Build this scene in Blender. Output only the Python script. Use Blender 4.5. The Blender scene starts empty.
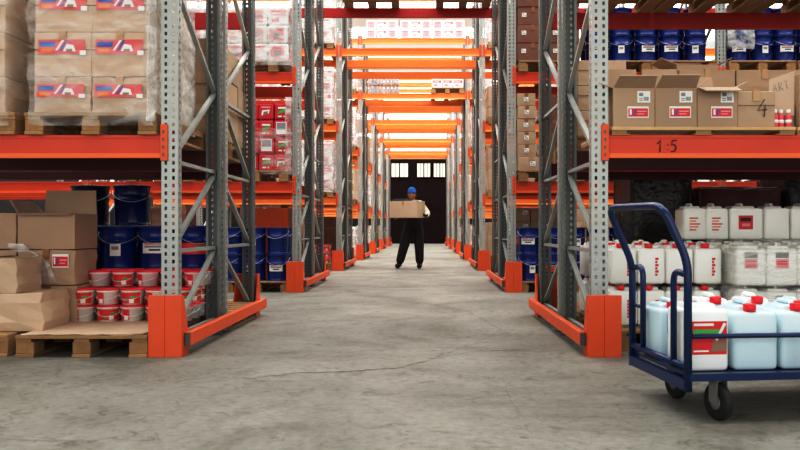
import bpy, bmesh, math, random
from mathutils import Vector, Matrix
random.seed(7)
PI = math.pi
sc = bpy.context.scene
COL = sc.collection

# ------------------------------------------------------------------ camera numbers
CAMH = 0.846
def X(px, R): return (px - 423.5) * R / 152.0
def Zp(py, R): return CAMH + (228.0 - py) * R / 152.0

# ------------------------------------------------------------------ materials
def new_mat(name):
    m = bpy.data.materials.new(name); m.use_nodes = True
    nt = m.node_tree
    b = nt.nodes.get('Principled BSDF')
    return m, nt, b

def mat(name, col, rough=0.6, metal=0.0, var=0.12, scale=6.0, bump=0.0, bscale=40.0, spec=0.5, trans=0.0, sss=0.0):
    m, nt, b = new_mat(name)
    N = nt.nodes; L = nt.links
    tc = N.new('ShaderNodeTexCoord')
    no = N.new('ShaderNodeTexNoise'); no.inputs['Scale'].default_value = scale; no.inputs['Detail'].default_value = 4
    L.new(tc.outputs['Object'], no.inputs['Vector'])
    oi = N.new('ShaderNodeObjectInfo')
    ad = N.new('ShaderNodeMath'); ad.operation = 'MULTIPLY_ADD'
    L.new(oi.outputs['Random'], ad.inputs[0]); ad.inputs[1].default_value = 0.5
    L.new(no.outputs['Fac'], ad.inputs[2])
    mp = N.new('ShaderNodeMapRange'); mp.inputs['From Min'].default_value = 0.25; mp.inputs['From Max'].default_value = 1.25
    mp.inputs['To Min'].default_value = 1 - var; mp.inputs['To Max'].default_value = 1 + var
    L.new(ad.outputs[0], mp.inputs['Value'])
    mx = N.new('ShaderNodeVectorMath'); mx.operation = 'SCALE'
    mx.inputs[0].default_value = col[:3]
    L.new(mp.outputs[0], mx.inputs['Scale'])
    L.new(mx.outputs[0], b.inputs['Base Color'])
    b.inputs['Roughness'].default_value = rough
    b.inputs['Metallic'].default_value = metal
    b.inputs['Specular IOR Level'].default_value = spec
    if trans: b.inputs['Transmission Weight'].default_value = trans
    if sss:
        b.inputs['Subsurface Weight'].default_value = sss; b.inputs['Subsurface Radius'].default_value = (0.05, 0.05, 0.05)
    if bump:
        n2 = N.new('ShaderNodeTexNoise'); n2.inputs['Scale'].default_value = bscale; n2.inputs['Detail'].default_value = 3
        L.new(tc.outputs['Object'], n2.inputs['Vector'])
        bp = N.new('ShaderNodeBump'); bp.inputs['Strength'].default_value = bump; bp.inputs['Distance'].default_value = 0.02
        L.new(n2.outputs['Fac'], bp.inputs['Height']); L.new(bp.outputs[0], b.inputs['Normal'])
    return m

def emit(name, col, st):
    m, nt, b = new_mat(name)
    b.inputs['Base Color'].default_value = (*col, 1)
    b.inputs['Emission Color'].default_value = (*col, 1)
    b.inputs['Emission Strength'].default_value = st
    return m

def film_mat(name, lo, hi, scale=3.0, stretch=(1, 1, 6), tint=(0.92, 0.92, 0.9)):
    m, nt, b = new_mat(name)
    N = nt.nodes; L = nt.links
    out = N.get('Material Output')
    b.inputs['Base Color'].default_value = (*tint, 1); b.inputs['Roughness'].default_value = 0.30
    tr = N.new('ShaderNodeBsdfTransparent')
    mix = N.new('ShaderNodeMixShader')
    tc = N.new('ShaderNodeTexCoord'); mpn = N.new('ShaderNodeMapping'); mpn.inputs['Scale'].default_value = stretch
    L.new(tc.outputs['Object'], mpn.inputs['Vector'])
    no = N.new('ShaderNodeTexNoise'); no.inputs['Scale'].default_value = scale; no.inputs['Detail'].default_value = 5; no.inputs['Distortion'].default_value = 1.2
    L.new(mpn.outputs[0], no.inputs['Vector'])
    mr = N.new('ShaderNodeMapRange'); mr.inputs['From Min'].default_value = 0.35; mr.inputs['From Max'].default_value = 0.72
    mr.inputs['To Min'].default_value = lo; mr.inputs['To Max'].default_value = hi
    L.new(no.outputs['Fac'], mr.inputs['Value']); L.new(mr.outputs[0], mix.inputs[0])
    L.new(tr.outputs[0], mix.inputs[1]); L.new(b.outputs[0], mix.inputs[2]); L.new(mix.outputs[0], out.inputs[0])
    bp = N.new('ShaderNodeBump'); bp.inputs['Strength'].default_value = 0.6; bp.inputs['Distance'].default_value = 0.03
    L.new(no.outputs['Fac'], bp.inputs['Height']); L.new(bp.outputs[0], b.inputs['Normal'])
    return m

M = {}
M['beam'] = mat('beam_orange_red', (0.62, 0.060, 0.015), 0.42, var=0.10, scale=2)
M['beam_dark'] = mat('beam_half_shade_red', (0.42, 0.022, 0.018), 0.45, var=0.10, scale=2)  # beam red darkened to carry backlight and rack shade
M['beam_shade'] = mat('beam_deep_shade_red', (0.06, 0.006, 0.005), 0.6, var=0.10, scale=2)  # deep rack shade put into the beam colour
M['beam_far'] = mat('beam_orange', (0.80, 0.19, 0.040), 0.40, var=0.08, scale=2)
M['lip_far'] = mat('beam_lip_far', (0.90, 0.38, 0.13), 0.4, var=0.06)  # far lip, highlight likewise put into the colour
M['lip'] = mat('beam_lip', (0.85, 0.16, 0.03), 0.4, var=0.06)  # lip catches light; its highlight is put into this lighter orange
M['guard'] = mat('guard_orange', (0.69, 0.110, 0.026), 0.45, var=0.10, scale=5)
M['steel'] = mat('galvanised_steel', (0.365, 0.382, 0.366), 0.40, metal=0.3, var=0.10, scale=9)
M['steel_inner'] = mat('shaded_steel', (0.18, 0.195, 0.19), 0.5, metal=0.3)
M['steel_dark'] = mat('dark_steel', (0.12, 0.125, 0.12), 0.5, metal=0.5)
M['pallet'] = mat('pallet_wood', (0.36, 0.225, 0.115), 0.8, var=0.30, scale=7, bump=0.3)
M['pallet_light'] = mat('light_pallet_wood', (0.60, 0.42, 0.24), 0.8, var=0.2, scale=7)
M['pallet_dark'] = mat('pallet_block_wood', (0.34, 0.20, 0.095), 0.8, var=0.35, scale=9, bump=0.3)
M['card'] = mat('cardboard', (0.44, 0.312, 0.218), 0.75, var=0.13, scale=3, bump=0.15, bscale=9)
M['card_light'] = mat('cardboard_light', (0.55, 0.41, 0.30), 0.75, var=0.10, scale=3, bump=0.12, bscale=9)
M['card_dark'] = mat('cardboard_dark', (0.21, 0.10, 0.07), 0.75, var=0.12, scale=3)
M['card_in'] = mat('cardboard_inner', (0.28, 0.185, 0.12), 0.85, var=0.1)
M['tape'] = mat('packing_tape', (0.46, 0.28, 0.15), 0.3, var=0.05)
M['tape_brown'] = mat('brown_tape', (0.28, 0.12, 0.05), 0.3, var=0.05)
M['seam'] = mat('carton_seam', (0.16, 0.09, 0.05), 0.8)
M['white'] = mat('white_paper', (0.80, 0.80, 0.78), 0.5, var=0.04)
M['ink'] = mat('black_ink', (0.03, 0.03, 0.035), 0.6, var=0.05)
M['grey_ink'] = mat('grey_ink', (0.28, 0.28, 0.30), 0.6, var=0.05)
M['red'] = mat('red_print', (0.66, 0.030, 0.040), 0.45, var=0.06)
M['red_soft'] = mat('red_print_soft', (0.70, 0.12, 0.13), 0.5, var=0.06)
M['pink'] = mat('pink_print', (0.78, 0.30, 0.32), 0.5, var=0.06)
M['blue_print'] = mat('blue_print', (0.05, 0.13, 0.42), 0.5, var=0.05)
M['light_blue_print'] = mat('light_blue_print', (0.08, 0.35, 0.68), 0.5, var=0.05)
M['green_print'] = mat('green_print', (0.10, 0.42, 0.10), 0.5, var=0.05)
M['orange_print'] = mat('orange_print', (0.85, 0.25, 0.05), 0.5, var=0.05)
M['brown_print'] = mat('brown_print', (0.30, 0.20, 0.14), 0.5, var=0.05)
M['cap'] = mat('red_cap_plastic', (0.74, 0.02, 0.035), 0.35, var=0.05)
M['tub'] = mat('white_tub_plastic', (0.93, 0.92, 0.90), 0.35, var=0.05)
M['can'] = mat('white_can_plastic', (0.84, 0.85, 0.81), 0.35, var=0.04)
M['can_clear'] = mat('pale_blue_can_plastic', (0.60, 0.76, 0.82), 0.30, var=0.10, scale=4)
M['can_milky'] = mat('milky_can_plastic', (0.84, 0.87, 0.86), 0.30, var=0.06, scale=4)
M['drum'] = mat('blue_drum_paint', (0.006, 0.026, 0.20), 0.25, var=0.12)
M['drum_deep'] = mat('shaded_blue_drum', (0.004, 0.014, 0.10), 0.22, var=0.1)  # shade put into the colour of one blue drum
M['drum_dark'] = mat('shaded_drum_and_case_navy', (0.006, 0.010, 0.035), 0.3, var=0.1)  # shadow put into this drum colour; also tops the dark case
M['drum_lid'] = mat('blue_drum_lid', (0.010, 0.035, 0.20), 0.35, var=0.1)
M['wire'] = mat('wire_handle', (0.55, 0.57, 0.58), 0.35, metal=0.6)
M['trolley'] = mat('trolley_blue_paint', (0.007, 0.028, 0.105), 0.28, var=0.08)
M['rubber'] = mat('black_rubber', (0.02, 0.02, 0.02), 0.7)
M['hub'] = mat('wheel_hub', (0.30, 0.30, 0.30), 0.4, metal=0.5)
M['tin'] = mat('red_tin', (0.55, 0.030, 0.045), 0.4, var=0.08)
M['pack'] = mat('white_pack', (0.82, 0.80, 0.79), 0.45, var=0.05)
M['skin'] = mat('skin', (0.42, 0.22, 0.15), 0.5, var=0.05)
M['beanie'] = mat('blue_knit', (0.02, 0.14, 0.42), 0.9, var=0.15, scale=60, bump=0.4, bscale=150)
M['sleeve'] = mat('cream_cloth', (0.66, 0.60, 0.50), 0.9, var=0.08, bump=0.3)
M['overall'] = mat('black_work_cloth', (0.018, 0.014, 0.014), 0.9, var=0.2, bump=0.3, bscale=20)
M['boot'] = mat('black_leather', (0.012, 0.012, 0.013), 0.5)
M['glove'] = mat('black_glove', (0.012, 0.012, 0.014), 0.8)
M['hair'] = mat('dark_hair', (0.03, 0.018, 0.012), 0.8)
M['film'] = film_mat('stretch_film', 0.0, 0.34, 3.0, (1, 1, 3))
M['film_white'] = film_mat('dense_stretch_film', 0.12, 0.72, 4, (1, 1, 2))
M['film_can'] = film_mat('can_stretch_film', 0.02, 0.40, 3, (1, 1, 7))
M['wall'] = mat('white_wall_plaster', (0.80, 0.80, 0.78), 0.9, var=0.03)
M['low_wall_shade'] = mat('shade_dark_low_wall', (0.010, 0.008, 0.008), 0.9)  # made-up dark lower wall, shade put into its colour
M['ceil'] = mat('ceiling_white', (0.82, 0.83, 0.82), 0.9, var=0.03)
M['door'] = mat('dark_door_wood', (0.017, 0.0085, 0.0085), 0.9, var=0.25, scale=3, spec=0.1)
M['lintel'] = mat('pale_lintel', (0.50, 0.58, 0.50), 0.7)
M['day'] = emit('daylight_glazing', (0.95, 1.0, 0.98), 3.0)
M['day_dim'] = emit('door_glazing', (0.62, 0.62, 0.50), 0.55)
M['orange_panel'] = mat('orange_panel_paint', (0.86, 0.13, 0.02), 0.4)

def floor_material():
    m, nt, b = new_mat('concrete_floor')
    N = nt.nodes; L = nt.links
    tc = N.new('ShaderNodeTexCoord')
    def noise(s, d=6, dist=0.0, rough=0.6):
        n = N.new('ShaderNodeTexNoise'); n.inputs['Scale'].default_value = s; n.inputs['Detail'].default_value = d
        n.inputs['Distortion'].default_value = dist; n.inputs['Roughness'].default_value = rough
        L.new(tc.outputs['Object'], n.inputs['Vector']); return n
    def ramp(inp, stops):
        r = N.new('ShaderNodeValToRGB'); e = r.color_ramp.elements
        e[0].position, e[0].color = stops[0][0], (*stops[0][1], 1)
        e[1].position, e[1].color = stops[1][0], (*stops[1][1], 1)
        for p, c in stops[2:]:
            k = e.new(p); k.color = (*c, 1)
        L.new(inp, r.inputs[0]); return r
    def mul(a, b2, f=1.0):
        x = N.new('ShaderNodeMix'); x.data_type = 'RGBA'; x.blend_type = 'MULTIPLY'; x.inputs[0].default_value = f
        L.new(a, x.inputs[6]); L.new(b2, x.inputs[7]); return x.outputs[2]
    base = ramp(noise(0.9, 8, 0.6).outputs['Fac'], [(0.3, (0.180, 0.173, 0.152)), (0.7, (0.295, 0.286, 0.256))])
    fine = ramp(noise(22, 8, 0, 0.75).outputs['Fac'], [(0.30, (0.72, 0.72, 0.72)), (0.62, (1.05, 1.05, 1.05))])
    spk = ramp(noise(6, 10, 1.5, 0.8).outputs['Fac'], [(0.36, (0.42, 0.39, 0.35)), (0.47, (1, 1, 1))])
    stain = ramp(noise(0.7, 6, 2.5).outputs['Fac'], [(0.32, (0.62, 0.60, 0.57)), (0.52, (1, 1, 1))])
    c = mul(base.outputs[0], fine.outputs[0]); c = mul(c, spk.outputs[0], 0.75); c = mul(c, stain.outputs[0], 0.8)
    # cracks: distorted voronoi cell edges, very thin
    dn = noise(1.3, 6, 0.0, 0.65)
    vm = N.new('ShaderNodeVectorMath'); vm.operation = 'MULTIPLY_ADD'
    L.new(dn.outputs['Color'], vm.inputs[0]); vm.inputs[1].default_value = (1.3, 1.3, 0); L.new(tc.outputs['Object'], vm.inputs[2])
    vo = N.new('ShaderNodeTexVoronoi'); vo.feature = 'DISTANCE_TO_EDGE'; vo.inputs['Scale'].default_value = 0.42
    L.new(vm.outputs[0], vo.inputs['Vector'])
    cr = ramp(vo.outputs['Distance'], [(0.0, (0.30, 0.27, 0.24)), (0.0045, (1, 1, 1))])
    mask = ramp(noise(0.8, 2).outputs['Fac'], [(0.50, (0, 0, 0)), (0.70, (.7, .7, .7))])
    x = N.new('ShaderNodeMix'); x.data_type = 'RGBA'; x.blend_type = 'MULTIPLY'
    L.new(mask.outputs[0], x.inputs[0]); L.new(c, x.inputs[6]); L.new(cr.outputs[0], x.inputs[7])
    L.new(x.outputs[2], b.inputs['Base Color'])
    b.inputs['Roughness'].default_value = 0.62; b.inputs['Specular IOR Level'].default_value = 0.35
    bp = N.new('ShaderNodeBump'); bp.inputs['Strength'].default_value = 0.35; bp.inputs['Distance'].default_value = 0.01
    L.new(noise(30, 8, 0, 0.8).outputs['Fac'], bp.inputs['Height']); L.new(bp.outputs[0], b.inputs['Normal'])
    return m
M['floor'] = floor_material()

# ------------------------------------------------------------------ mesh builder
class MB:
    """collects shapes in one mesh"""
    def __init__(s): s.bm = bmesh.new(); s.mats = []
    def mi(s, m):
        m = M[m] if isinstance(m, str) else m
        if m not in s.mats: s.mats.append(m)
        return s.mats.index(m)
    def box(s, x0, y0, z0, x1, y1, z1, m, bev=0.0, seg=1, mtx=None):
        k = s.mi(m)
        r = bmesh.ops.create_cube(s.bm, size=1)
        vs = r['verts']
        for v in vs:
            v.co = Vector((x0 + (v.co.x + .5) * (x1 - x0), y0 + (v.co.y + .5) * (y1 - y0), z0 + (v.co.z + .5) * (z1 - z0)))
        if mtx is not None:
            for v in vs: v.co = mtx @ v.co
        fs = {f for v in vs for f in v.link_faces}
        for f in fs: f.material_index = k
        if bev:
            es = {e for v in vs for e in v.link_edges}
            rr = bmesh.ops.bevel(s.bm, geom=list(es), offset=bev, segments=seg, affect='EDGES', profile=0.5)
            for f in rr['faces']: f.material_index = k
        return s
    def quad(s, pts, m):
        k = s.mi(m); vs = [s.bm.verts.new(p) for p in pts]; f = s.bm.faces.new(vs); f.material_index = k; return s
    def rect(s, x0, z0, x1, z1, m, y=0.0):
        return s.quad([(x0, y, z0), (x1, y, z0), (x1, y, z1), (x0, y, z1)], m)
    def prism(s, pts, y0, y1, m):
        """polygon in xz extruded along y"""
        k = s.mi(m)
        a = [s.bm.verts.new((p[0], y0, p[1])) for p in pts]; b = [s.bm.verts.new((p[0], y1, p[1])) for p in pts]
        n = len(pts)
        for f in [s.bm.faces.new(a), s.bm.faces.new(b[::-1])] + [s.bm.faces.new((a[i], b[i], b[(i + 1) % n], a[(i + 1) % n])) for i in range(n)]:
            f.material_index = k
        return s
    def lathe(s, prof, m, cx=0, cy=0, seg=20, mtx=None, smooth=True):
        k = s.mi(m); rings = []
        for (r, z) in prof:
            ring = []
            for i in range(seg):
                a = 2 * PI * i / seg
                p = Vector((cx + r * math.cos(a), cy + r * math.sin(a), z))
                if mtx is not None: p = mtx @ p
                ring.append(s.bm.verts.new(p))
            rings.append(ring)
        for q in range(len(rings) - 1):
            for i in range(seg):
                f = s.bm.faces.new((rings[q][i], rings[q][(i + 1) % seg], rings[q + 1][(i + 1) % seg], rings[q + 1][i]))
                f.material_index = k; f.smooth = smooth
        for ring, flip in ((rings[0], True), (rings[-1], False)):
            f = s.bm.faces.new(ring[::-1] if flip else ring); f.material_index = k
        return s
    def tube(s, pts, r, m, seg=8, closed=False):
        k = s.mi(m); pts = [Vector(p) for p in pts]; n = len(pts); rings = []
        up = Vector((0, 0, 1)); prev = None
        for i, p in enumerate(pts):
            if closed: t = (pts[(i + 1) % n] - pts[i - 1]).normalized()
            else: t = ((pts[min(i + 1, n - 1)] - p).normalized() + (p - pts[max(i - 1, 0)]).normalized()).normalized()
            if prev is None:
                u = t.cross(up) if abs(t.dot(up)) < .95 else t.cross(Vector((1, 0, 0)))
            else: u = prev - t * prev.dot(t)
            u.normalize(); prev = u; v = t.cross(u)
            rr = r[i] if isinstance(r, (list, tuple)) else r
            rings.append([s.bm.verts.new(p + (u * math.cos(2 * PI * j / seg) + v * math.sin(2 * PI * j / seg)) * rr) for j in range(seg)])
        for q in range(n if closed else n - 1):
            A, B = rings[q], rings[(q + 1) % n]
            for j in range(seg):
                f = s.bm.faces.new((A[j], A[(j + 1) % seg], B[(j + 1) % seg], B[j])); f.material_index = k; f.smooth = True
        if not closed:
            for ring in (rings[0][::-1], rings[-1]):
                f = s.bm.faces.new(ring); f.material_index = k
        return s
    def bar(s, a, b, w, h, m):
        """rectangular bar between two points"""
        a = Vector(a); b = Vector(b); d = b - a; L = d.length
        q = d.to_track_quat('X', 'Z').to_matrix().to_4x4()
        return s.box(0, -w / 2, -h / 2, L, w / 2, h / 2, m, mtx=Matrix.Translation(a) @ q)
    def mesh(s, name):
        bmesh.ops.recalc_face_normals(s.bm, faces=s.bm.faces[:]) if not getattr(s, 'keep', False) else None
        me = bpy.data.meshes.new(name); s.bm.to_mesh(me); s.bm.free()
        for m in s.mats: me.materials.append(m)
        return me

def arc(pts, r=0.06, n=6):
    """round the corners of a polyline"""
    pts = [Vector(p) for p in pts]; out = [pts[0]]
    for i in range(1, len(pts) - 1):
        a, b, c = pts[i - 1], pts[i], pts[i + 1]
        d1 = (a - b); d2 = (c - b); q = min(r, d1.length * .49, d2.length * .49)
        p1 = b + d1.normalized() * q; p2 = b + d2.normalized() * q
        for k in range(n + 1):
            t = k / n; out.append(p1 * (1 - t) ** 2 + b * 2 * t * (1 - t) + p2 * t * t)
    out.append(pts[-1]); return out

# ------------------------------------------------------------------ object makers
def link(name, data, parent=None, loc=(0, 0, 0), rz=0.0):
    o = bpy.data.objects.new(name, data); COL.objects.link(o)
    o.location = loc; o.rotation_euler = (0, 0, rz)
    if parent: o.parent = parent
    return o
def tag(o, label, cat, group=None, kind=None):
    o['label'] = label; o['category'] = cat
    if group: o['group'] = group
    if kind: o['kind'] = kind
    return o
def struct(name, me, loc=(0, 0, 0)):
    o = link(name, me, None, loc); o['kind'] = 'structure'; return o
def make(spec, loc, rz, label, cat, group=None, scale=None):
    """spec = (name, own mesh or None, [(part name, mesh, [(sub name, mesh), ...]), ...])"""
    o = link(spec[0], spec[1], None, loc, rz)
    if scale: o.scale = scale
    tag(o, label, cat, group)
    for p in spec[2]:
        q = link(p[0], p[1], o)
        if len(p) > 3 and p[3]: q['label'] = p[3]
        for s in (p[2] if len(p) > 2 else []): link(s[0], s[1], q)
    return o
NTH = ['bottom', 'second', 'third', 'fourth', 'fifth', 'sixth', 'seventh', 'eighth']
ORD = ['first', 'second', 'third', 'fourth', 'fifth', 'sixth', 'seventh', 'eighth', 'ninth', 'tenth', 'eleventh', 'twelfth', 'thirteenth']

# ------------------------------------------------------------------ structure
sh = MB(); sh.box(-16, -4, -0.2, 16, 41.6, 0, 'floor'); FLOOR = struct('floor', sh.mesh('floor'))
M['crack'] = mat('crack_shadow', (0.055, 0.047, 0.037), 0.9, var=.2)
def crack(pts, wmax, seed):
    rnd = random.Random(seed); P_ = []
    W = [((px - 423.5) / 760 * (760 * CAMH / (py - 228)), 760 * CAMH / (py - 228)) for px, py in pts]
    for (a, b_) in zip(W, W[1:]):
        n = max(3, int(math.hypot(b_[0] - a[0], b_[1] - a[1]) / .04))
        for i in range(n):
            t = i / n; P_.append((a[0] + (b_[0] - a[0]) * t + rnd.gauss(0, .007), a[1] + (b_[1] - a[1]) * t + rnd.gauss(0, .011)))
    b = MB(); k = b.mi('crack'); prev = None; N_ = len(P_)
    for i, p in enumerate(P_):
        wd = wmax * math.sin(PI * (i + .5) / N_) ** .5 * rnd.uniform(.25, 1.0)
        cur = (b.bm.verts.new((p[0], p[1] - wd, .0015)), b.bm.verts.new((p[0] + wd * .3, p[1] + wd, .0015)))
        if prev: b.bm.faces.new((prev[0], cur[0], cur[1], prev[1]))
        prev = cur
    link('floor_crack', b.mesh('crack'), FLOOR)
crack([(180, 384), (255, 378), (300, 373), (340, 372), (400, 368), (430, 360), (455, 350), (478, 343), (505, 341)], .012, 1)
crack([(430, 360), (470, 352), (540, 349), (575, 352)], .006, 2)
crack([(520, 420), (512, 400), (505, 390), (512, 380)], .006, 3)
crack([(380, 300), (430, 304), (470, 312), (500, 330), (478, 343)], .009, 4)
crack([(300, 330), (340, 326), (380, 322), (420, 318)], .006, 5)
w = MB()
w.box(-16, 41.5, 3.2, -2.2, 41.7, 9.5, 'wall'); w.box(1.28, 41.5, 3.2, 16, 41.7, 9.5, 'wall'); w.box(-16, 41.48, 0, -2.2, 41.7, 3.2, 'low_wall_shade'); w.box(1.28, 41.48, 0, 16, 41.7, 3.2, 'low_wall_shade'); w.box(-2.2, 41.5, 4.68, 1.28, 41.7, 9.5, 'wall')
struct('wall_back', w.mesh('wall_back'))
w = MB(); w.box(-16.2, -4, 3.2, -16, 41.7, 9.5, 'wall'); w.box(-16.2, -4, 0, -15.98, 41.7, 3.2, 'low_wall_shade'); struct('wall_left', w.mesh('wall_left'))
w = MB(); w.box(16, -4, 3.2, 16.2, 41.7, 9.5, 'wall'); w.box(15.98, -4, 0, 16.2, 41.7, 3.2, 'low_wall_shade'); struct('wall_right', w.mesh('wall_right'))
# ceiling with open skylight strips across the hall
SKY = [(2.2, 5.0), (8.0, 10.0), (13.0, 15.2), (17.8, 20.2), (22.8, 25.2), (27.8, 30.2), (32.8, 35.2), (37.8, 40.2)]
w = MB(); y = -4
for a, b in SKY:
    w.box(-16, y, 9.5, 16, a, 9.7, 'ceil'); y = b
w.box(-16, y, 9.5, 16, 41.7, 9.7, 'ceil')
for xx in (-15.5, 15.1):
    w.box(xx, -4, 9.49, xx + .4, 41.5, 9.5, 'ceil')
struct('ceiling', w.mesh('ceiling'))
for i, (a, b) in enumerate(SKY[1:]):
    w = MB(); w.box(-15, a, 9.60, 15, b, 9.64, 'day'); struct('window_%d' % (i + 1), w.mesh('skylight'))
for i, (x0, x1) in enumerate([(-13, -8), (-7, -3), (-2.2, 1.3), (3, 7), (8, 13)]):
    w = MB(); w.box(x0, 41.44, 5.3, x1, 41.5, 8.9, 'day'); struct('window_%d' % (i + 8), w.mesh('clerestory'))
# back door: dark planked gate with three pairs of panes
w = MB()
x = -2.18
while x < 1.25:
    w.box(x, 41.40, 0.02, min(x + .205, 1.26), 41.46, 4.56, 'door', bev=0.008); x += .21
w.box(-2.18, 41.37, 1.9, 1.26, 41.41, 2.1, 'door'); w.box(-0.58, 41.36, 0.02, -0.48, 41.42, 4.56, 'door')
w.box(-2.18, 41.45, 0.0, 1.26, 41.5, 4.6, 'door')
d = struct('door_1', w.mesh('door'))
for (a, b) in ((391.6, 399), (400.2, 408), (417.2, 423.3), (424.4, 430.2), (433.8, 439.4), (440.4, 445)):
    p = MB(); p.box(X(a, 8.27), 41.33, 3.62, X(b, 8.27), 41.36, 4.36, 'day_dim'); 
    f = MB(); x0, x1 = X(a, 8.27), X(b, 8.27)
    f.box(x0 - .04, 41.31, 3.58, x0, 41.38, 4.40, 'door'); f.box(x1, 41.31, 3.58, x1 + .04, 41.38, 4.40, 'door')
    f.box(x0, 41.31, 3.58, x1, 41.38, 3.62, 'door'); f.box(x0, 41.31, 4.36, x1, 41.38, 4.40, 'door')
    f.box((x0 + x1) / 2 - .012, 41.31, 3.62, (x0 + x1) / 2 + .012, 41.34, 4.36, 'door')
    fo = link('window_frame', f.mesh('frame'), d); link('pane', p.mesh('pane'), fo)
w = MB(); w.box(-2.3, 41.38, 4.60, 1.38, 41.5, 4.78, 'lintel'); struct('trim_1', w.mesh('lintel'))

# ------------------------------------------------------------------ rack parts
LV = [0.0, 1.458, 2.90, 4.39, 5.84]
PW = 0.11; PD = 0.075; FH = 6.12
def post_mesh(H):
    b = MB(); k = b.mi('steel'); bm = b.bm; b.keep = True
    n = int(H / 0.05); zs = []
    for i in range(n): zs += [i * .05, i * .05 + .013, i * .05 + .037]
    zs.append(n * .05)
    def strip(cuts, hole, fn):
        grid = [[bm.verts.new(fn(c, z)) for c in cuts] for z in zs]
        for r in range(len(zs) - 1):
            for c in range(len(cuts) - 1):
                if r % 3 == 1 and c in hole: continue
                bm.faces.new((grid[r][c], grid[r][c + 1], grid[r + 1][c + 1], grid[r + 1][c]))
    strip([0, .022, .038, .072, .088, PW], (1, 3), lambda c, z: (c, 0, z))
    strip([0, .028, .046, PD], (1,), lambda c, z: (0, c, z))
    strip([0, .028, .046, PD], (1,), lambda c, z: (PW, c, z))
    strip([0, .02], (), lambda c, z: (c, PD, z)); strip([PW - .02, PW], (), lambda c, z: (c, PD, z))
    bmesh.ops.remove_doubles(bm, verts=bm.verts[:], dist=1e-5)
    return b.mesh('post')
POST = post_mesh(FH)
def foot_mesh():
    b = MB(); b.box(-.02, -.02, 0, PW + .02, PD + .03, .008, 'steel_dark'); b.box(0.01, .005, .008, PW - .01, PD - .005, .07, 'steel_dark')
    return b.mesh('foot_plate')
FOOT = foot_mesh()
RD = 1.10   # frame depth
def brace_mesh(y0, z0, y1, z1):
    b = MB(); b.bar((PW / 2, y0, z0), (PW / 2, y1, z1), .034, .026, 'steel')
    return b.mesh('brace')
ya, yb = PD * .6, RD - PD * .6
def brace_set(flip):
    L = []
    hs = [0.12, 0.69, 1.29] if not flip else [0.12, 0.69, 1.29, 1.90]
    for h in hs: L.append(('cross_strut', brace_mesh(ya, h, yb, h)))
    ds = [((yb, .67), (ya, .14)), ((yb, 1.27), (ya, .71)), ((yb, 1.91), (ya, 1.31)), ((yb, 1.93), (ya, 2.53)), ((ya, 2.55), (yb, 3.15)),
          ((yb, 3.17), (ya, 3.77)), ((ya, 3.79), (yb, 4.39)), ((yb, 4.41), (ya, 5.0)), ((ya, 5.02), (yb, 5.6))]
    if flip: ds = [((RD - p[0], p[1]), (RD - q[0], q[1])) for p, q in ds]
    for p, q in ds: L.append(('diagonal_brace', brace_mesh(p[0], p[1], q[0], q[1])))
    return L
BR = [brace_set(False), brace_set(True)]
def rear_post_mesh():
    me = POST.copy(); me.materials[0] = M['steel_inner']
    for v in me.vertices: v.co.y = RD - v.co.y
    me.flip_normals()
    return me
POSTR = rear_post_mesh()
FOOTR = FOOT.copy()
for v in FOOTR.vertices: v.co.y = RD - v.co.y
FOOTR.flip_normals()
def upright(x, yy, flip, label, parts=True):
    o = link('rack_upright', None, None, (x, yy, 0)); tag(o, label, 'rack upright', 'perforated rack uprights')
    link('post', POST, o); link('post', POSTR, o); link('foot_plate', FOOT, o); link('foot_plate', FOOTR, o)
    for n, me in BR[flip]: link(n, me, o)
    return o

def beam_meshes(L, far):
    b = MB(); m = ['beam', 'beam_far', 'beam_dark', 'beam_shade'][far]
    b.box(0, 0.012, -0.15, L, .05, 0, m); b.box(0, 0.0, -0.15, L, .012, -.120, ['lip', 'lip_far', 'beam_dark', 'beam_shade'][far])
    b.box(0, 0.006, -.02, L, .012, 0, m)
    c = []
    for x0, x1 in ((-.045, .004), (L - .004, L + .045)):
        q = MB(); q.box(x0, -.014, -.17, x1, -.001, .07, 'guard', bev=.003)
        for z in (-.14, -.09, -.04, .01): q.box(x0 + .016, -.017, z, x0 + .028, -.014, z + .02, 'steel_dark')
        c.append(q.mesh('connector'))
    return b.mesh('beam'), c
BM = {}
def beam(x0, x1, yy, z, far, label, back=False):
    far = int(far)
    if Y0 == 5 and z < 2 and back: far = 3; label = label.replace('orange', 'shaded red')  # rear beams coloured near-black for the shade under the shelf
    elif Y0 == 5 and z < 2 and row == 1: far = 2; label = label.replace('orange', 'dull red')  # rear row darkened in colour for the shade inside the rack
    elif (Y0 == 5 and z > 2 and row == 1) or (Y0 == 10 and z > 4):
        far = 2; label = label.replace('orange', 'shaded red')  # upper beams coloured darker as if backlit
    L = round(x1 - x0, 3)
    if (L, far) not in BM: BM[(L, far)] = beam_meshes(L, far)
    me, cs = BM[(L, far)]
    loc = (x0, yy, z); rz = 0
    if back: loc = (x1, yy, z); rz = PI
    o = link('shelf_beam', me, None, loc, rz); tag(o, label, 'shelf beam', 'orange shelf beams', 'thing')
    for c in cs: link('end_connector', c, o)
    return o

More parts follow.
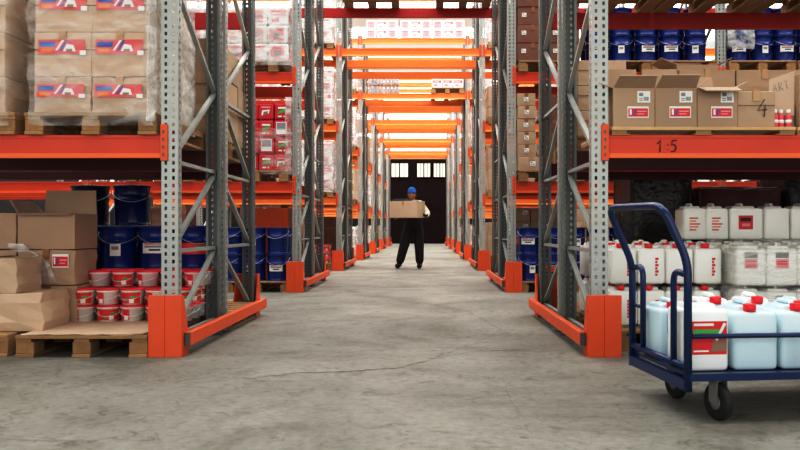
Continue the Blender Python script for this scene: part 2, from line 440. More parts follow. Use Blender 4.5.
def guard_specs():
    # front guard: bent plate with sloping side cheeks
    def plate(front):
        b = MB(); y0 = 0.0
        b.box(0, y0, 0, .1085, y0 + .012, .405, 'guard', bev=.002); b.box(.110, y0, 0, .221, y0 + .012, .405, 'guard', bev=.002)
        for x0 in (0, .209):
            k = b.mi('guard')
            pts = [(x0, y0 + .012, 0), (x0, y0 + .15, 0), (x0, y0 + .15, .12), (x0, y0 + .05, .40), (x0, y0 + .012, .40)]
            A = [b.bm.verts.new(p) for p in pts]; B = [b.bm.verts.new((p[0] + .012, p[1], p[2])) for p in pts]
            b.bm.faces.new(A); b.bm.faces.new(B[::-1])
            for i in range(5): b.bm.faces.new((A[i], B[i], B[(i + 1) % 5], A[(i + 1) % 5]))
        return b
    return plate
plate = guard_specs()
G_FRONT = plate(1).mesh('guard_plate')
GL = 2.37
t = plate(1)
for v in t.bm.verts: v.co.y = GL - v.co.y
G_REAR = t.mesh('guard_plate')
def rail_mesh(side):
    b = MB(); x0 = .221 if side == 'L' else -.042
    b.box(x0, .06, .065, x0 + .042, GL + .12, .160, 'guard', bev=.006)
    b.box(x0 + .004, .045, .07, x0 + .038, .06, .155, 'steel_dark')
    return b.mesh('guard_rail')
def lowrail_mesh(side):
    b = MB(); x0 = .215 if side == 'L' else -.035
    b.box(x0, .15, .0, x0 + .055, GL - .15, .05, 'guard', bev=.006); return b.mesh('ground_rail')
RAILS = {s: (rail_mesh(s), lowrail_mesh(s)) for s in 'LR'}
def guard(x, yy, side, label):
    o = link('rack_end_guard', None, None, (x, yy, 0)); tag(o, label, 'rack guard', 'orange rack end guards')
    link('guard_plate', G_FRONT, o); link('guard_plate', G_REAR, o); link('guard_rail', RAILS[side][0], o)

BAY = 2.65
XL = -1.615; XR = 1.105           # inner edges of the aisle
RK = ['nearest', 'second', 'third', 'fourth', 'fifth', 'sixth', 'farthest']
for k in range(1, 8):
    Y0 = 5.0 * k; far = k >= 3; R = RK[k - 1]
    nb = {1: 1, 2: 2, 3: 2, 4: 1, 5: 1, 6: 1, 7: 1}[k]
    for row in (0, 1):
        ya_ = Y0 + row * 1.2; rn = 'front' if row == 0 else 'rear'
        for i in range(nb + 1):
            if k > 4 and i > 0 and row: pass
            wh = ['beside the aisle', 'one bay out', 'two bays out'][i]
            upright(XL - PW - i * (BAY + PW), ya_, row, f'grey perforated {rn} rack upright {wh}, left side, {R} rack')
            upright(XR + i * (BAY + PW), ya_, row, f'grey perforated {rn} rack upright {wh}, right side, {R} rack')
        lmax = {1: 2, 2: 3}.get(k, 4)
        for lv in range(1, lmax + 1):
            ln = ['', 'lowest', 'second', 'third', 'top'][lv]
            for e in (0, 1):
                yy = ya_ + (0 if e == 0 else RD); line = ORD[row * 2 + e]
                for i in range(nb):
                    bn = '' if nb == 1 else [' inner bay', ' outer bay'][i]
                    a = XL - PW - i * (BAY + PW)
                    beam(a - BAY, a, yy, LV[lv], far, f'orange shelf beam left of aisle, {ln} level, {line} line of {R} rack{bn}', e == 1)
                    a = XR + PW + i * (BAY + PW)
                    beam(a, a + BAY, yy, LV[lv], far, f'orange shelf beam right of aisle, {ln} level, {line} line of {R} rack{bn}', e == 1)
                if lv >= 3:
                    beam(XL, XR, yy, LV[lv], far, f'orange beam bridging over the aisle, {ln} level, {line} line of {R} rack', e == 1)
    guard(-1.802, Y0 - .03, 'L', f'orange end guard with floor rail, left foot of {R} rack')
    guard(1.075, Y0 - .03, 'R', f'orange end guard with floor rail, right foot of {R} rack')

# ------------------------------------------------------------------ pallets
def pallet_spec(Wd, Dp, H=0.144, simple=False, pm='pallet'):
    th = 0.022
    top = MB(); n = 5 if Dp > 1 else 5
    nb = 7 if Dp > 1.0 else 5
    bw = Dp / (nb + (nb - 1) * .38)
    for i in range(nb):
        y = i * bw * 1.38; top.box(0, y, H - th, Wd, y + bw, H, pm, bev=.002)
    for x in (0, Wd / 2 - .05, Wd - .1):
        top.box(x, 0.01, H - 2 * th, x + .1, Dp - .01, H - th, 'pallet')
    if simple:
        for x in (0, Wd / 2 - .06, Wd - .12):
            for y in (0, Dp / 2 - .07, Dp - .14): top.box(x, y, th, x + .12, y + .14, H - 2 * th, 'pallet_dark')
            top.box(x, 0, 0, x + .12, Dp, th, 'pallet')
        return ('wooden_pallet', top.mesh('pallet'), [])
    parts = [('top_deck', top.mesh('top_deck'), [])]
    for x in (0, Wd / 2 - .06, Wd - .12):
        for y in (0.01, Dp / 2 - .07, Dp - .15):
            b = MB(); b.box(x, y, th if H > .1 else 0, x + .12, y + .14, H - 2 * th, 'pallet_dark' if H > .1 else pm, bev=.004); parts.append(('block', b.mesh('block'), []))
        if H > .1:
            b = MB(); b.box(x, 0, 0, x + .12, Dp, th, 'pallet', bev=.002); parts.append(('skid', b.mesh('skid'), []))
    return ('wooden_pallet', None, parts)
PAL = pallet_spec(0.86, 1.2); PALS = pallet_spec(0.86, 1.16, simple=True); PALW = pallet_spec(1.2, 1.0, simple=True); PALT = pallet_spec(1.2, 1.0, H=0.05, pm='pallet_light')
def pallet(x, y, z, label, spec=PALS, rz=0):
    return make(spec, (x, y, z), rz, label, 'pallet', 'wooden pallets')

# ------------------------------------------------------------------ cartons
def carton_body(W, D, H, m='card', bulge=0.006, seed=0, crush=0.0):
    b = MB(); b.box(0, 0, 0, W, D, H, m)
    bmesh.ops.subdivide_edges(b.bm, edges=b.bm.edges[:], cuts=3, use_grid_fill=True)
    rnd = random.Random(seed)
    for v in b.bm.verts:
        u, q, t = v.co.x / W, v.co.y / D, v.co.z / H
        f = lambda a: 4 * a * (1 - a)
        v.co.x += (u - .5) * 2 * bulge * f(q) * f(t) * rnd.uniform(.3, 1.5)
        v.co.y += (q - .5) * 2 * bulge * f(u) * f(t) * rnd.uniform(.3, 1.5)
        if crush and 0.2 < t: v.co += Vector((rnd.uniform(-1, 1), rnd.uniform(-1, 1), -abs(rnd.uniform(0, 1)) * t)) * crush
    bmesh.ops.bevel(b.bm, geom=[e for e in b.bm.edges if e.calc_face_angle(0) > 1.2], offset=.004, segments=1, affect='EDGES')
    return b.mesh('carton')
def tape_part(W, D, H, m='tape', bottom=True):
    b = MB(); e = .0035
    y0, y1 = D / 2 - .025, D / 2 + .025
    x0, x1 = W / 2 - .024, W / 2 + .024
    b.box(x0, -e - .006, H * .72, x1, 0.002, H + e, m); b.box(x0, -e, H, x1, D + e, H + e, m)
    return ('tape', b.mesh('tape'), [])
def seam_part(W, D, H):
    b = MB(); b.box(0.004, -.0085, H * .60, W - .004, 0.001, H * .607, 'seam'); return ('crease', b.mesh('crease'), [])
def red_band_sticker(W, H, y=-.0105, z0=.5, z1=.83):
    """long red print band with white brush and blue bar"""
    b = MB(); b.keep = True
    a, c = W * .08, W * .90; h = H * (z1 - z0); z = H * z0
    b.rect(a, z, c, z + h, 'red_soft', y)
    b.rect(a + W * .03, z + h * .50, a + W * .30, z + h * .85, 'blue_print', y - .001)
    b.quad([(a + W * .30, y - .0015, z + h * .25), (a + W * .34, y - .0015, z + h * .25), (a + W * .46, y - .0015, z + h * .95), (a + W * .42, y - .0015, z + h * .95)], 'white')
    b.quad([(a + W * .37, y - .0012, z + h * .20), (a + W * .40, y - .0012, z + h * .20), (a + W * .52, y - .0012, z + h * .95), (a + W * .48, y - .0012, z + h * .95)], 'blue_print')
    b.quad([(a + W * .44, y - .0016, z + h * .2), (a + W * .66, y - .0016, z + h * .18), (a + W * .62, y - .0016, z + h * .62), (a + W * .5, y - .0016, z + h * .7)], 'white')
    b.rect(a + W * .49, z + h * .15, a + W * .60, z + h * .36, 'brown_print', y - .002)
    b.rect(a + W * .05, z + h * .12, a + W * .24, z + h * .36, 'orange_print', y - .001)
    b.rect(c - W * .09, z - h * .08, c + W * .02, z + h * .24, 'white', y - .0017)
    return ('printed_band', b.mesh('band'), [])
def white_sticker(x0, z0, w, h, y=-.0105, name='address_label'):
    b = MB(); b.keep = True; b.rect(x0, z0, x0 + w, z0 + h, 'white', y)
    b.rect(x0 + w * .12, z0 + h * .55, x0 + w * .45, z0 + h * .85, 'grey_ink', y - .001)
    for i in range(5): b.rect(x0 + w * (.5 + i * .08), z0 + h * .15, x0 + w * (.54 + i * .08), z0 + h * .5, 'ink', y - .001)
    b.rect(x0 + w * .12, z0 + h * .30, x0 + w * .42, z0 + h * .38, 'grey_ink', y - .001)
    b.rect(x0 + w * .12, z0 + h * .14, x0 + w * .42, z0 + h * .22, 'grey_ink', y - .001)
    return (name, b.mesh(name), [])
def red_sticker(x0, z0, w, h, y=-.0105):
    b = MB(); b.keep = True; b.rect(x0, z0, x0 + w, z0 + h, 'white', y)
    b.rect(x0 + w * .04, z0 + h * .10, x0 + w * .96, z0 + h * .82, 'red', y - .001)
    b.rect(x0 + w * .10, z0 + h * .25, x0 + w * .20, z0 + h * .75, 'white', y - .002)
    b.quad([(x0 + w * .22, y - .002, z0 + h * .2), (x0 + w * .30, y - .002, z0 + h * .2), (x0 + w * .42, y - .002, z0 + h * .75), (x0 + w * .34, y - .002, z0 + h * .75)], 'blue_print')
    b.rect(x0 + w * .45, z0 + h * .50, x0 + w * .90, z0 + h * .62, 'pink', y - .002)
    b.rect(x0 + w * .45, z0 + h * .28, x0 + w * .80, z0 + h * .38, 'pink', y - .002)
    return ('product_label', b.mesh('product_label'), [])
def flap(W, D, H, side, length, ang, m='card', W0=None):
    """a flap hinged at the top edge; ang = degrees from straight up, outward"""
    a = math.radians(ang); dx, dz = math.sin(a) * length, math.cos(a) * length; t = .006
    b = MB(); k = b.mi(m)
    if side == 'front': p = [(0.003, 0, H), (W - .003, 0, H), (W - .015, -dx, H + dz), (.015, -dx, H + dz)]
    if side == 'back': p = [(W - .003, D, H), (0.003, D, H), (.015, D + dx, H + dz), (W - .015, D + dx, H + dz)]
    if side == 'left': p = [(0, D - .003, H), (0, .003, H), (-dx, .015, H + dz), (-dx, D - .015, H + dz)]
    if side == 'right': p = [(W, .003, H), (W, D - .003, H), (W + dx, D - .015, H + dz), (W + dx, .015, H + dz)]
    v = [b.bm.verts.new(q) for q in p]; f = b.bm.faces.new(v)
    r = bmesh.ops.extrude_face_region(b.bm, geom=[f]); n = f.normal if f.normal.length else Vector((0, 0, 1)); b.bm.normal_update(); n = f.normal.copy()
    for e in r['geom']:
        if isinstance(e, bmesh.types.BMVert): e.co += n * t
    return ('flap', b.mesh('flap'), [])
def open_carton(W, D, H, flaps, extra=(), m='card'):
    b = MB(); t = .006
    b.box(0, 0, 0, W, D, t, m); b.box(0, 0, t, W, t, H, m); b.box(0, D - t, t, W, D, H, m); b.box(0, t, t, t, D - t, H, m); b.box(W - t, t, t, W, D - t, H, m)
    return ('open_carton', b.mesh('open_carton'), [flap(W, D, H, s, l, a, m) for s, l, a in flaps] + list(extra))

def stack(spec, x0, y0, z0, nx, ny, nz, dx, dy, dz, desc, place, cat, group, side='L', jit=.006, rj=.012, skip=None, hollow=True, varspec=None, scale=None):
    """individual copies on a grid; inner ones nobody sees are left out"""
    for iz in range(nz):
        for iy in range(ny):
            for ix in range(nx):
                if skip and skip(ix, iy, iz): continue
                edge = ix == (nx - 1 if side == 'L' else 0)
                if hollow and iy > 0 and not edge: continue      # back columns away from the aisle stay hidden
                col = (nx - 1 - ix) if side == 'L' else ix
                sp = varspec(ix, iy, iz) if varspec else spec
                dep = '' if iy == 0 else (' back' if ny == 2 else f' {ORD[iy]} deep')
                lab = f'{desc}{dep}, {NTH[iz]} layer, {ORD[col]} from aisle, {place}'
                make(sp, (x0 + ix * dx + random.uniform(-jit, jit), y0 + iy * dy + random.uniform(-jit, jit), z0 + iz * dz), random.uniform(-rj, rj), lab, cat, group, scale)

def film(name, x0, y0, z0, x1, y1, z1, label, m='film', wob=.012, seed=1, top=True, bottom_pinch=0.0):
    b = MB(); b.box(x0, y0, z0, x1, y1, z1, m)
    bmesh.ops.delete(b.bm, geom=[f for f in b.bm.faces if abs(f.normal.z) > .5 and (f.calc_center_median().z < (z0 + z1) / 2 or not top)], context='FACES')
    bmesh.ops.subdivide_edges(b.bm, edges=b.bm.edges[:], cuts=14, use_grid_fill=True)
    rnd = random.Random(seed)
    cx, cy = (x0 + x1) / 2, (y0 + y1) / 2
    ph = [rnd.uniform(0, 6) for _ in range(6)]
    for v in b.bm.verts:
        s_ = math.sin(v.co.z * 17 + ph[0] + v.co.x * 5) * .4 + math.sin(v.co.x * 23 + v.co.z * 9 + ph[1]) * .3 + math.sin(v.co.y * 19 + v.co.z * 13 + ph[2]) * .3 + rnd.uniform(-.5, .5)
        d = Vector((v.co.x - cx, v.co.y - cy, 0))
        if d.length: v.co += d.normalized() * wob * (s_ + .6)
    for f in b.bm.faces: f.smooth = True
    o = link(name, b.mesh(name)); tag(o, label, 'plastic film', 'plastic film around pallet loads'); return o

# ---- left, nearest rack, lowest shelf, front row: film wrapped cartons
cw, cd, ch = .376, .395, .29
SP_A = ('carton', carton_body(cw, cd, ch, 'card_light', .009, 1), [tape_part(cw, cd, ch), seam_part(cw, cd, ch), red_band_sticker(cw, ch)])
SP_A0 = ('carton', carton_body(cw, cd, .235, 'card_light', .014, 2, .006), [tape_part(cw, cd, .235), red_band_sticker(cw, .235, -.022, .42, .78)])
z1 = LV[1] + .144
pallet(-2.61, 4.965, LV[1], 'worn wooden pallet under film-wrapped cartons beside the post, left front shelf', PAL)
pallet(-3.535, 4.965, LV[1], 'wooden pallet at the picture edge on the left front shelf', PAL)
for (bx, ncol, pl) in ((-2.552, 2, 'wrapped load by post on left shelf'), (-3.50, 2, 'wrapped load at picture edge, left shelf')):
    stack(SP_A0, bx, 4.985, z1, ncol, 2, 1, cw + .004, cd + .004, .235, 'brown carton', pl, 'carton', 'film-wrapped cartons with red bands', jit=.008)
    for iz in range(3):
        for iy in range(2):
            for ix in range(2):
                make(SP_A, (bx + ix * (cw + .004) + random.uniform(-.006, .006), 4.985 + iy * (cd + .004), z1 + .237 + iz * .292), random.uniform(-.01, .01),
                     f'brown carton{["", " second deep", " third deep"][iy]}, {NTH[iz + 1]} layer, {ORD[1 - ix]} from aisle, {pl}', 'carton', 'film-wrapped cartons with red bands')
film('stretch_film', -2.565, 4.955, z1 - .09, -1.775, 5.80, z1 + 1.13, 'clear wrinkled film around carton load by the post, left shelf', 'film', .018, 3)
film('stretch_film', -3.52, 4.955, z1 - .09, -2.725, 5.80, z1 + 1.13, 'clear wrinkled film around carton load at the picture edge, left shelf', 'film', .018, 4)
film('stretch_film', -1.805, 4.96, z1 - .06, -1.755, 5.83, z1 + 1.13, 'bunched milky film down the post side of the left shelf load', 'film_white', .016, 5)
# rear row cartons behind
cw2, cd2, ch2 = .42, .38, .27
SP_B = ('carton', carton_body(cw2, cd2, ch2, 'card', .006, 5), [tape_part(cw2, cd2, ch2), seam_part(cw2, cd2, ch2)])
SP_Bs = ('carton', carton_body(cw2, cd2, ch2, 'card_light', .006, 6), [tape_part(cw2, cd2, ch2), white_sticker(.27, .14, .10, .08)])
pallet(-2.58, 6.2, LV[1], 'wooden pallet under brown cartons, rear row of left nearest rack shelf')
stack(SP_B, -2.56, 6.26, z1, 2, 3, 3, cw2 + .005, cd2 + .005, ch2, 'plain carton', 'rear row, left nearest shelf', 'carton', 'cartons on the left rear shelf', skip=lambda a, b, c: c == 2 and b == 0 and a == 0)

# ---- left, nearest rack, ground: buckets and cartons
pallet(-2.665, 4.955, 0, 'wooden pallet with cardboard sheet and paint buckets, left floor', PAL)
pallet(-3.60, 5.0, 0, 'wooden pallet at the picture edge under brown cartons, left floor', PAL)
b = MB(); b.box(0, 0, 0, .80, 1.12, .006, 'card_light'); bmesh.ops.subdivide_edges(b.bm, edges=b.bm.edges[:], cuts=8, use_grid_fill=True)
rr = random.Random(3)
for v in b.bm.verts:
    v.co.z += abs(rr.gauss(0, .0022)) if v.co.y > .02 else rr.uniform(-.004, .006)
    if v.co.y < .01: v.co.y += rr.uniform(-.02, .02)
tag(link('cardboard_sheet', b.mesh('sheet'), None, (-2.635, 4.98, .1455)), 'flat brown cardboard sheet lying on the left floor pallet', 'cardboard sheet')
def bucket_spec(full):
    r0, r1, h = .073, .085, .118
    b = MB(); b.lathe([(r0, 0), (r1 - .003, h - .022), (r1 + .001, h - .022), (r1 + .001, h - .010), (r1, h - .008)], 'tub', seg=24)
    l = MB(); l.lathe([(r1 + .003, h - .012), (r1 + .005, h - .010), (r1 + .005, h + .001), (r1 - .005, h + .004), (r1 - .012, h + .0005), (.002, h + .0005)], 'cap', seg=24)
    s_ = MB(); s_.keep = True; k = s_.mi('red'); n = 14
    a0, a1 = (-PI * .98, -PI * .52) if not full else (-PI * .98, -PI * .12)
    rad = lambda z: r0 + (r1 - .003 - r0) * z / (h - .022) + .0012
    def strip(a0, a1, z0, z1, m, e=0):
        k = s_.mi(m)
        for i in range(n):
            A = a0 + (a1 - a0) * i / n; B = a0 + (a1 - a0) * (i + 1) / n
            q = [s_.bm.verts.new(((rad(z) + e) * math.cos(t), (rad(z) + e) * math.sin(t), z)) for t, z in ((A, z0), (B, z0), (B, z1), (A, z1))]
            f = s_.bm.faces.new(q); f.material_index = k; f.smooth = True
    strip(a0, a1, .010, h - .028, 'red')
    am = a0 + (a1 - a0) * .62
    strip(am, am + .45, .014, .045, 'white', .001); strip(a0 + .3, a0 + .8, .05, .075, 'pink', .001)
    if full: strip(am + .1, am + .7, .052, .066, 'green_print', .001); strip(am - .5, am - .1, .02, .05, 'brown_print', .001)
    hd = MB(); hd.tube([((r1 + .006) * math.cos(t), (r1 + .006) * math.sin(t), h - .03 - .05 * math.sin(-t)) for t in [-PI * i / 12 for i in range(13)]], .0018, 'tub', 5)
    return ('paint_bucket', b.mesh('tub'), [('lid', l.mesh('lid'), []), ('wrap_label', s_.mesh('wrap_label'), []), ('wire_handle', hd.mesh('handle'), [])])
BK = [bucket_spec(False), bucket_spec(True)]
zb = .1525
for lay in range(3):
    for row in range(3):
        if lay == 2 and row == 0: continue
        cols = range(5)
        for c in cols:
            x = -2.845 + .188 * c + (-.002 if lay != 2 else .05) + random.uniform(-.004, .004)
            x += .0
            yy = 5.70 + .185 * row
            x = -2.545 + .183 * c + (.045 if lay == 2 else 0) + random.uniform(-.004, .004)
            if x > -1.72: continue
            ang = random.uniform(-.15, .55) if lay < 2 else random.uniform(-.6, .3)
            make(BK[(c + lay) % 2], (x, yy, zb + lay * .1235), ang,
                 f'white and red lidded bucket, {NTH[lay]} layer, {["front", "second", "third"][row]} row, {ORD[c]} from the cartons, left pallet', 'bucket', 'red-lidded buckets on the left pallet')
# white paper lying against the buckets
b = MB(); b.quad([(0, 0, .06), (.05, -.01, .015), (.095, -.015, .05), (.05, 0, .10)], 'white'); b.quad([(0, 0.003, .06), (.05, 0, .10), (.095, -.012, .05), (.05, -.007, .015)], 'white')
tag(link('paper_sheet', b.mesh('paper'), None, (-2.72, 5.50, .235)), 'folded white paper sheet sticking out beside the left buckets', 'paper')
# brown cartons left
SPc = lambda W, D, H, s, cr=.004, m='card', extra=(): ('carton', carton_body(W, D, H, m, .010, s, cr), [tape_part(W, D, H, 'tape_brown')] + list(extra))
grp = 'brown cartons on the left floor pallets'
make(SPc(.62, .42, .265, 11, .013, 'card_light'), (-3.20, 5.12, .146), .03, 'crushed brown carton at the bottom front of the left floor stack', 'carton', grp)
make(SPc(.43, .33, .245, 12, .010, 'card_light'), (-3.19, 5.15, .40), -.02, 'light brown carton set on the crushed one, left floor stack', 'carton', grp)
for i, (z, h, nm) in enumerate(((.146, .275, 'bottom'), (.424, .262, 'middle'), (.690, .27, 'top'))):
    ex = []
    if i == 1:
        ex = [red_sticker(.26, .13, .12, .10, -.016)]
    if i == 2:
        make(open_carton(.42, .39, .262, [('back', .19, 4), ('left', .12, 35), ('front', .06, 97)], m='card'), (-2.99, 5.60, z), .0, 'open brown carton with raised back flap atop the column beside the buckets, left floor', 'carton', grp)
    else: make(SPc(.42, .39, h, 20 + i, .005, extra=ex), (-2.99 + (.01 if i == 0 else 0), 5.60, z), .01 * i, f'brown carton, {nm} of the rear column beside the buckets, left floor', 'carton', grp)
    make(SPc(.43, .39, h, 30 + i, .004), (-3.44, 5.62, z), -.01, f'brown carton, {nm} of the rear column at the picture edge, left floor', 'carton', grp)
0 and make(open_carton(.34, .34, .10, [('back', .12, 5), ('left', .10, 30), ('front', .05, 80)], m='card'), (-3.0, 5.64, .963), .05, 'open brown carton with a raised flap atop the left floor stack', 'carton', grp)
# loose film drape over the cartons
b = MB(); k = b.mi('film_white'); g = []
path = [(-3.02, 5.53, .705), (-2.90, 5.54, .70), (-2.84, 5.57, .66), (-2.80, 5.575, .58), (-2.76, 5.57, .50), (-2.73, 5.57, .44)]
for i, p in enumerate(path):
    wd = [.03, .06, .05, .05, .045, .05][i]
    g.append([b.bm.verts.new((p[0] + (j / 5 - .5) * wd * 2 * (.4 if i < 2 else 1), p[1] + .014 * math.sin(j * 2.1 + i), p[2] + (j / 5 - .5) * (-.06 if i < 3 else 0))) for j in range(6)])
for i in range(5):
    for j in range(5): f = b.bm.faces.new((g[i][j], g[i][j + 1], g[i + 1][j + 1], g[i + 1][j])); f.smooth = True
tag(link('torn_plastic_film', b.mesh('film')), 'crumpled torn plastic film hanging over the left floor cartons', 'plastic film')
# small green and blue plastic things beyond
# ---- drums
def drum_spec(r=.145, h=.355, m='drum', lab=0, handle=True, red=False):
    b = MB()
    b.lathe([(r - .006, 0), (r - .006, .010), (r - .010, .012), (r - .010, .03), (r - .006, h * .62), (r, h * .63), (r, h * .66), (r - .006, h * .67), (r - .004, h * .93), (r + .002, h * .94), (r + .002, h * .955), (r - .004, h * .96)], m, seg=28)
    l = MB(); l.lathe([(r - .002, h * .955), (r + .005, h * .96), (r + .005, h * .985), (r - .004, h - .002), (r - .012, h - .008), (.002, h - .008)], m if m != 'drum' else 'drum_lid', seg=28)
    parts = [('lid', l.mesh('lid'), [])]
    def curved(a0, a1, z0, z1, cols):
        s_ = MB(); s_.keep = True
        for (u0, u1, w0, w1, mm, e) in cols:
            k = s_.mi(mm); n = 8
            for i in range(n):
                A = a0 + (a1 - a0) * (u0 + (u1 - u0) * i / n); B = a0 + (a1 - a0) * (u0 + (u1 - u0) * (i + 1) / n)
                zz0 = z0 + (z1 - z0) * w0; zz1 = z0 + (z1 - z0) * w1; R_ = r - .002 + e
                q = [s_.bm.verts.new((R_ * math.cos(t), R_ * math.sin(t), z)) for t, z in ((A, zz0), (B, zz0), (B, zz1), (A, zz1))]
                f = s_.bm.faces.new(q); f.material_index = k; f.smooth = True
        return s_.mesh('drum_label')
    if lab == 1:
        parts.append(('drum_label', curved(-PI * .78, -PI * .36, h * .36, h * .60, [(0, 1, 0, 1, 'white', 0), (.1, .9, .55, .75, 'grey_ink', .001), (.3, .75, .25, .42, 'ink', .001), (.1, .9, .84, .95, 'red', .001)]), []))
    if lab == 2:
        parts.append(('drum_label', curved(-PI * .85, -PI * .35, h * .34, h * .60, [(0, 1, 0, 1, 'red', 0), (.55, .9, .6, .78, 'green_print', .001), (.1, .4, .3, .5, 'brown_print', .001)]), []))
    if lab == 3:
        parts.append(('drum_label', curved(-PI * .60, -PI * .42, h * .30, h * .58, [(0, 1, 0, 1, 'white', 0), (.15, .8, .5, .8, 'grey_ink', .001)]), []))
    if handle:
        hd = MB(); hd.tube([((r + .008) * math.cos(t), (r + .008) * math.sin(t), h * .86 + h * .28 * math.sin(t)) for t in [-PI * i / 14 for i in range(15)]], .0028, 'wire', 5)
        parts.append(('wire_handle', hd.mesh('handle'), []))
    return ('steel_drum', b.mesh('drum'), parts)
DR = [drum_spec(lab=i) for i in range(4)]
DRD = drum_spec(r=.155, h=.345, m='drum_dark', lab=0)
DRL = [drum_spec(r=.155, h=.36, lab=i) for i in range(4)]
def drums(x0, y0, z0, nx, ny, nz, dx, side, place, specs=DR, h=.357, dy=.30, dark=()):
    for iz in range(nz):
        for iy in range(ny):
            for ix in range(nx):
                if iy > 0 and ix != (nx - 1 if side == 'L' else 0): continue
                col = (nx - 1 - ix) if side == 'L' else ix
                sp = specs[random.randrange(len(specs))]
                make(sp, (x0 + ix * dx, y0 + iy * dy, z0 + iz * h), random.uniform(-.8, .5), f'blue steel drum, {NTH[iz]} layer, {["front", "rear", "third"][iy]} row, {ORD[col]} from aisle, {place}', 'drum', 'blue steel drums')
# nearest rack, left, rear row on the floor
pallet(-3.35, 6.22, 0, 'wooden pallet under blue drums, rear row, left nearest rack, outer', PALS)
pallet(-2.46, 6.22, 0, 'wooden pallet under blue drums, rear row, left nearest rack, beside post', PALS)
k = 0
for lay in range(2):
    for iy in range(2):
        for c in range(5):
            x = -3.22 + .325 * c
            lab = [0, 0, 3, 1, 2][c] if lay == 1 else [0, 0, 2, 0, 1][c]
            make(DRL[lab], (x, 6.42 + iy * .33, .145 + lay * .362), -.1 + .15 * c, f'blue steel drum, {NTH[lay]} layer, {["front", "rear"][iy]} row, {ORD[4 - c]} from post, left nearest rack', 'drum', 'blue steel drums')
make(drum_spec(r=.15, h=.345, m='drum_deep'), (-2.53, 6.60, .145 + .724), .3, 'lone shaded blue drum standing on the drums behind the left buckets', 'drum', 'blue steel drums')
make(DRD, (-2.90, 6.62, .145 + .724), .3, 'lone blue drum dark with shadow beside the left floor cartons', 'drum', 'blue steel drums')

# ---- second rack, left
Y2 = 10.0
for i in range(3): pallet(-2.62 - i * .93, Y2 - .02, 0, f'floor pallet under blue drums, {ORD[i]} from aisle, left second rack', PALS)
drums(-4.68, Y2 + .17, .145, 10, 2, 2, .3035, 'L', 'left second rack floor')
b = MB(); b.prism([(0, 0), (.47, 0), (.47, 1.13), (.05, 1.13), (.015, 1.115), (0, 1.08)], 0, .03, 'orange_panel'); tag(link('steel_sheet', b.mesh('panel'), None, (-2.42, 10.90, 0)), 'orange steel sheet standing behind the blue drums, left second rack', 'panel')
cw3, cd3, ch3 = .30, .30, .2
SP_S = ('carton', carton_body(cw3, cd3, ch3, 'card', .004, 7), [tape_part(cw3, cd3, ch3), white_sticker(.19, .10, .07, .06)])
pallet(-4.4, 11.25, 0, 'floor pallet under small cartons, rear row, left second rack', PALS)
stack(SP_S, -4.35, 11.30, .144, 2, 1, 5, .31, .3, .2, 'small carton', 'rear floor, left second rack', 'carton', 'small cartons')
stack(SP_S, -2.1, 11.30, .144, 1, 1, 5, .31, .3, .2, 'small carton', 'by orange panel, left second rack', 'carton', 'small cartons')
# lowest shelf, red tins
def tin_spec(v):
    W, H = .20, .222
    b = MB(); b.box(0, 0, 0, W, W, H - .012, 'tin', bev=.018, seg=3)
    l = MB(); l.box(.012, .012, H - .012, W - .012, W - .012, H, 'tin', bev=.004)
    s_ = MB(); s_.keep = True
    if v == 0: s_.rect(.03, .03, .17, .19, 'white', -.002); s_.rect(.04, .09, .16, .18, 'grey_ink', -.003)
    elif v == 1:
        s_.quad([(.04, -.002, .07), (.15, -.002, .10), (.17, -.002, .15), (.06, -.002, .11)], 'green_print'); s_.rect(.05, .14, .16, .165, 'white', -.003); s_.rect(.05, .03, .10, .05, 'white', -.003); s_.rect(.12, .03, .14, .05, 'white', -.003)
    else:
        s_.quad([(.04, -.002, .05), (.14, -.002, .08), (.15, -.002, .13), (.05, -.002, .12)], 'white'); s_.quad([(.06, -.003, .06), (.12, -.003, .075), (.13, -.003, .11), (.07, -.003, .10)], 'brown_print'); s_.rect(.04, .15, .16, .17, 'pink', -.002)
    return ('paint_tin', b.mesh('tin'), [('lid', l.mesh('lid'), []), ('print', s_.mesh('print'), [])])
TIN = [tin_spec(i) for i in range(3)]
pallet(-2.64, Y2 - .03, LV[1], 'wooden pallet under red square tins, left second rack shelf', PALS)
stack(None, -2.58, Y2 + .0, LV[1] + .144, 4, 3, 4, .205, .205, .224, 'red square tin', 'left second rack', 'paint tin', 'red square paint tins', varspec=lambda a, b_, c: TIN[[1, 0, 1, 2][(a + c * 3) % 4]], skip=lambda a, b_, c: c == 3 and a < 1)
film('stretch_film', -2.60, Y2 - .02, LV[1] + .09, -1.745, Y2 + .65, LV[1] + .70, 'clear film around the red tins, left second rack shelf', 'film', .016, 9, top=False)
film('stretch_film', -1.81, Y2 - .05, LV[1] + .13, -1.735, Y2 + .62, LV[1] + 1.10, 'bunched white film hanging beside the red tins, left second rack shelf', 'film_white', .014, 19)
pallet(-3.9, Y2 - .03, LV[1], 'wooden pallet of cartons one bay out, left second rack shelf', PALS)
stack(SP_B, -3.88, Y2, LV[1] + .144, 2, 1, 3, .43, .4, .27, 'plain carton', 'outer left second rack shelf', 'carton', 'cartons on outer shelves')
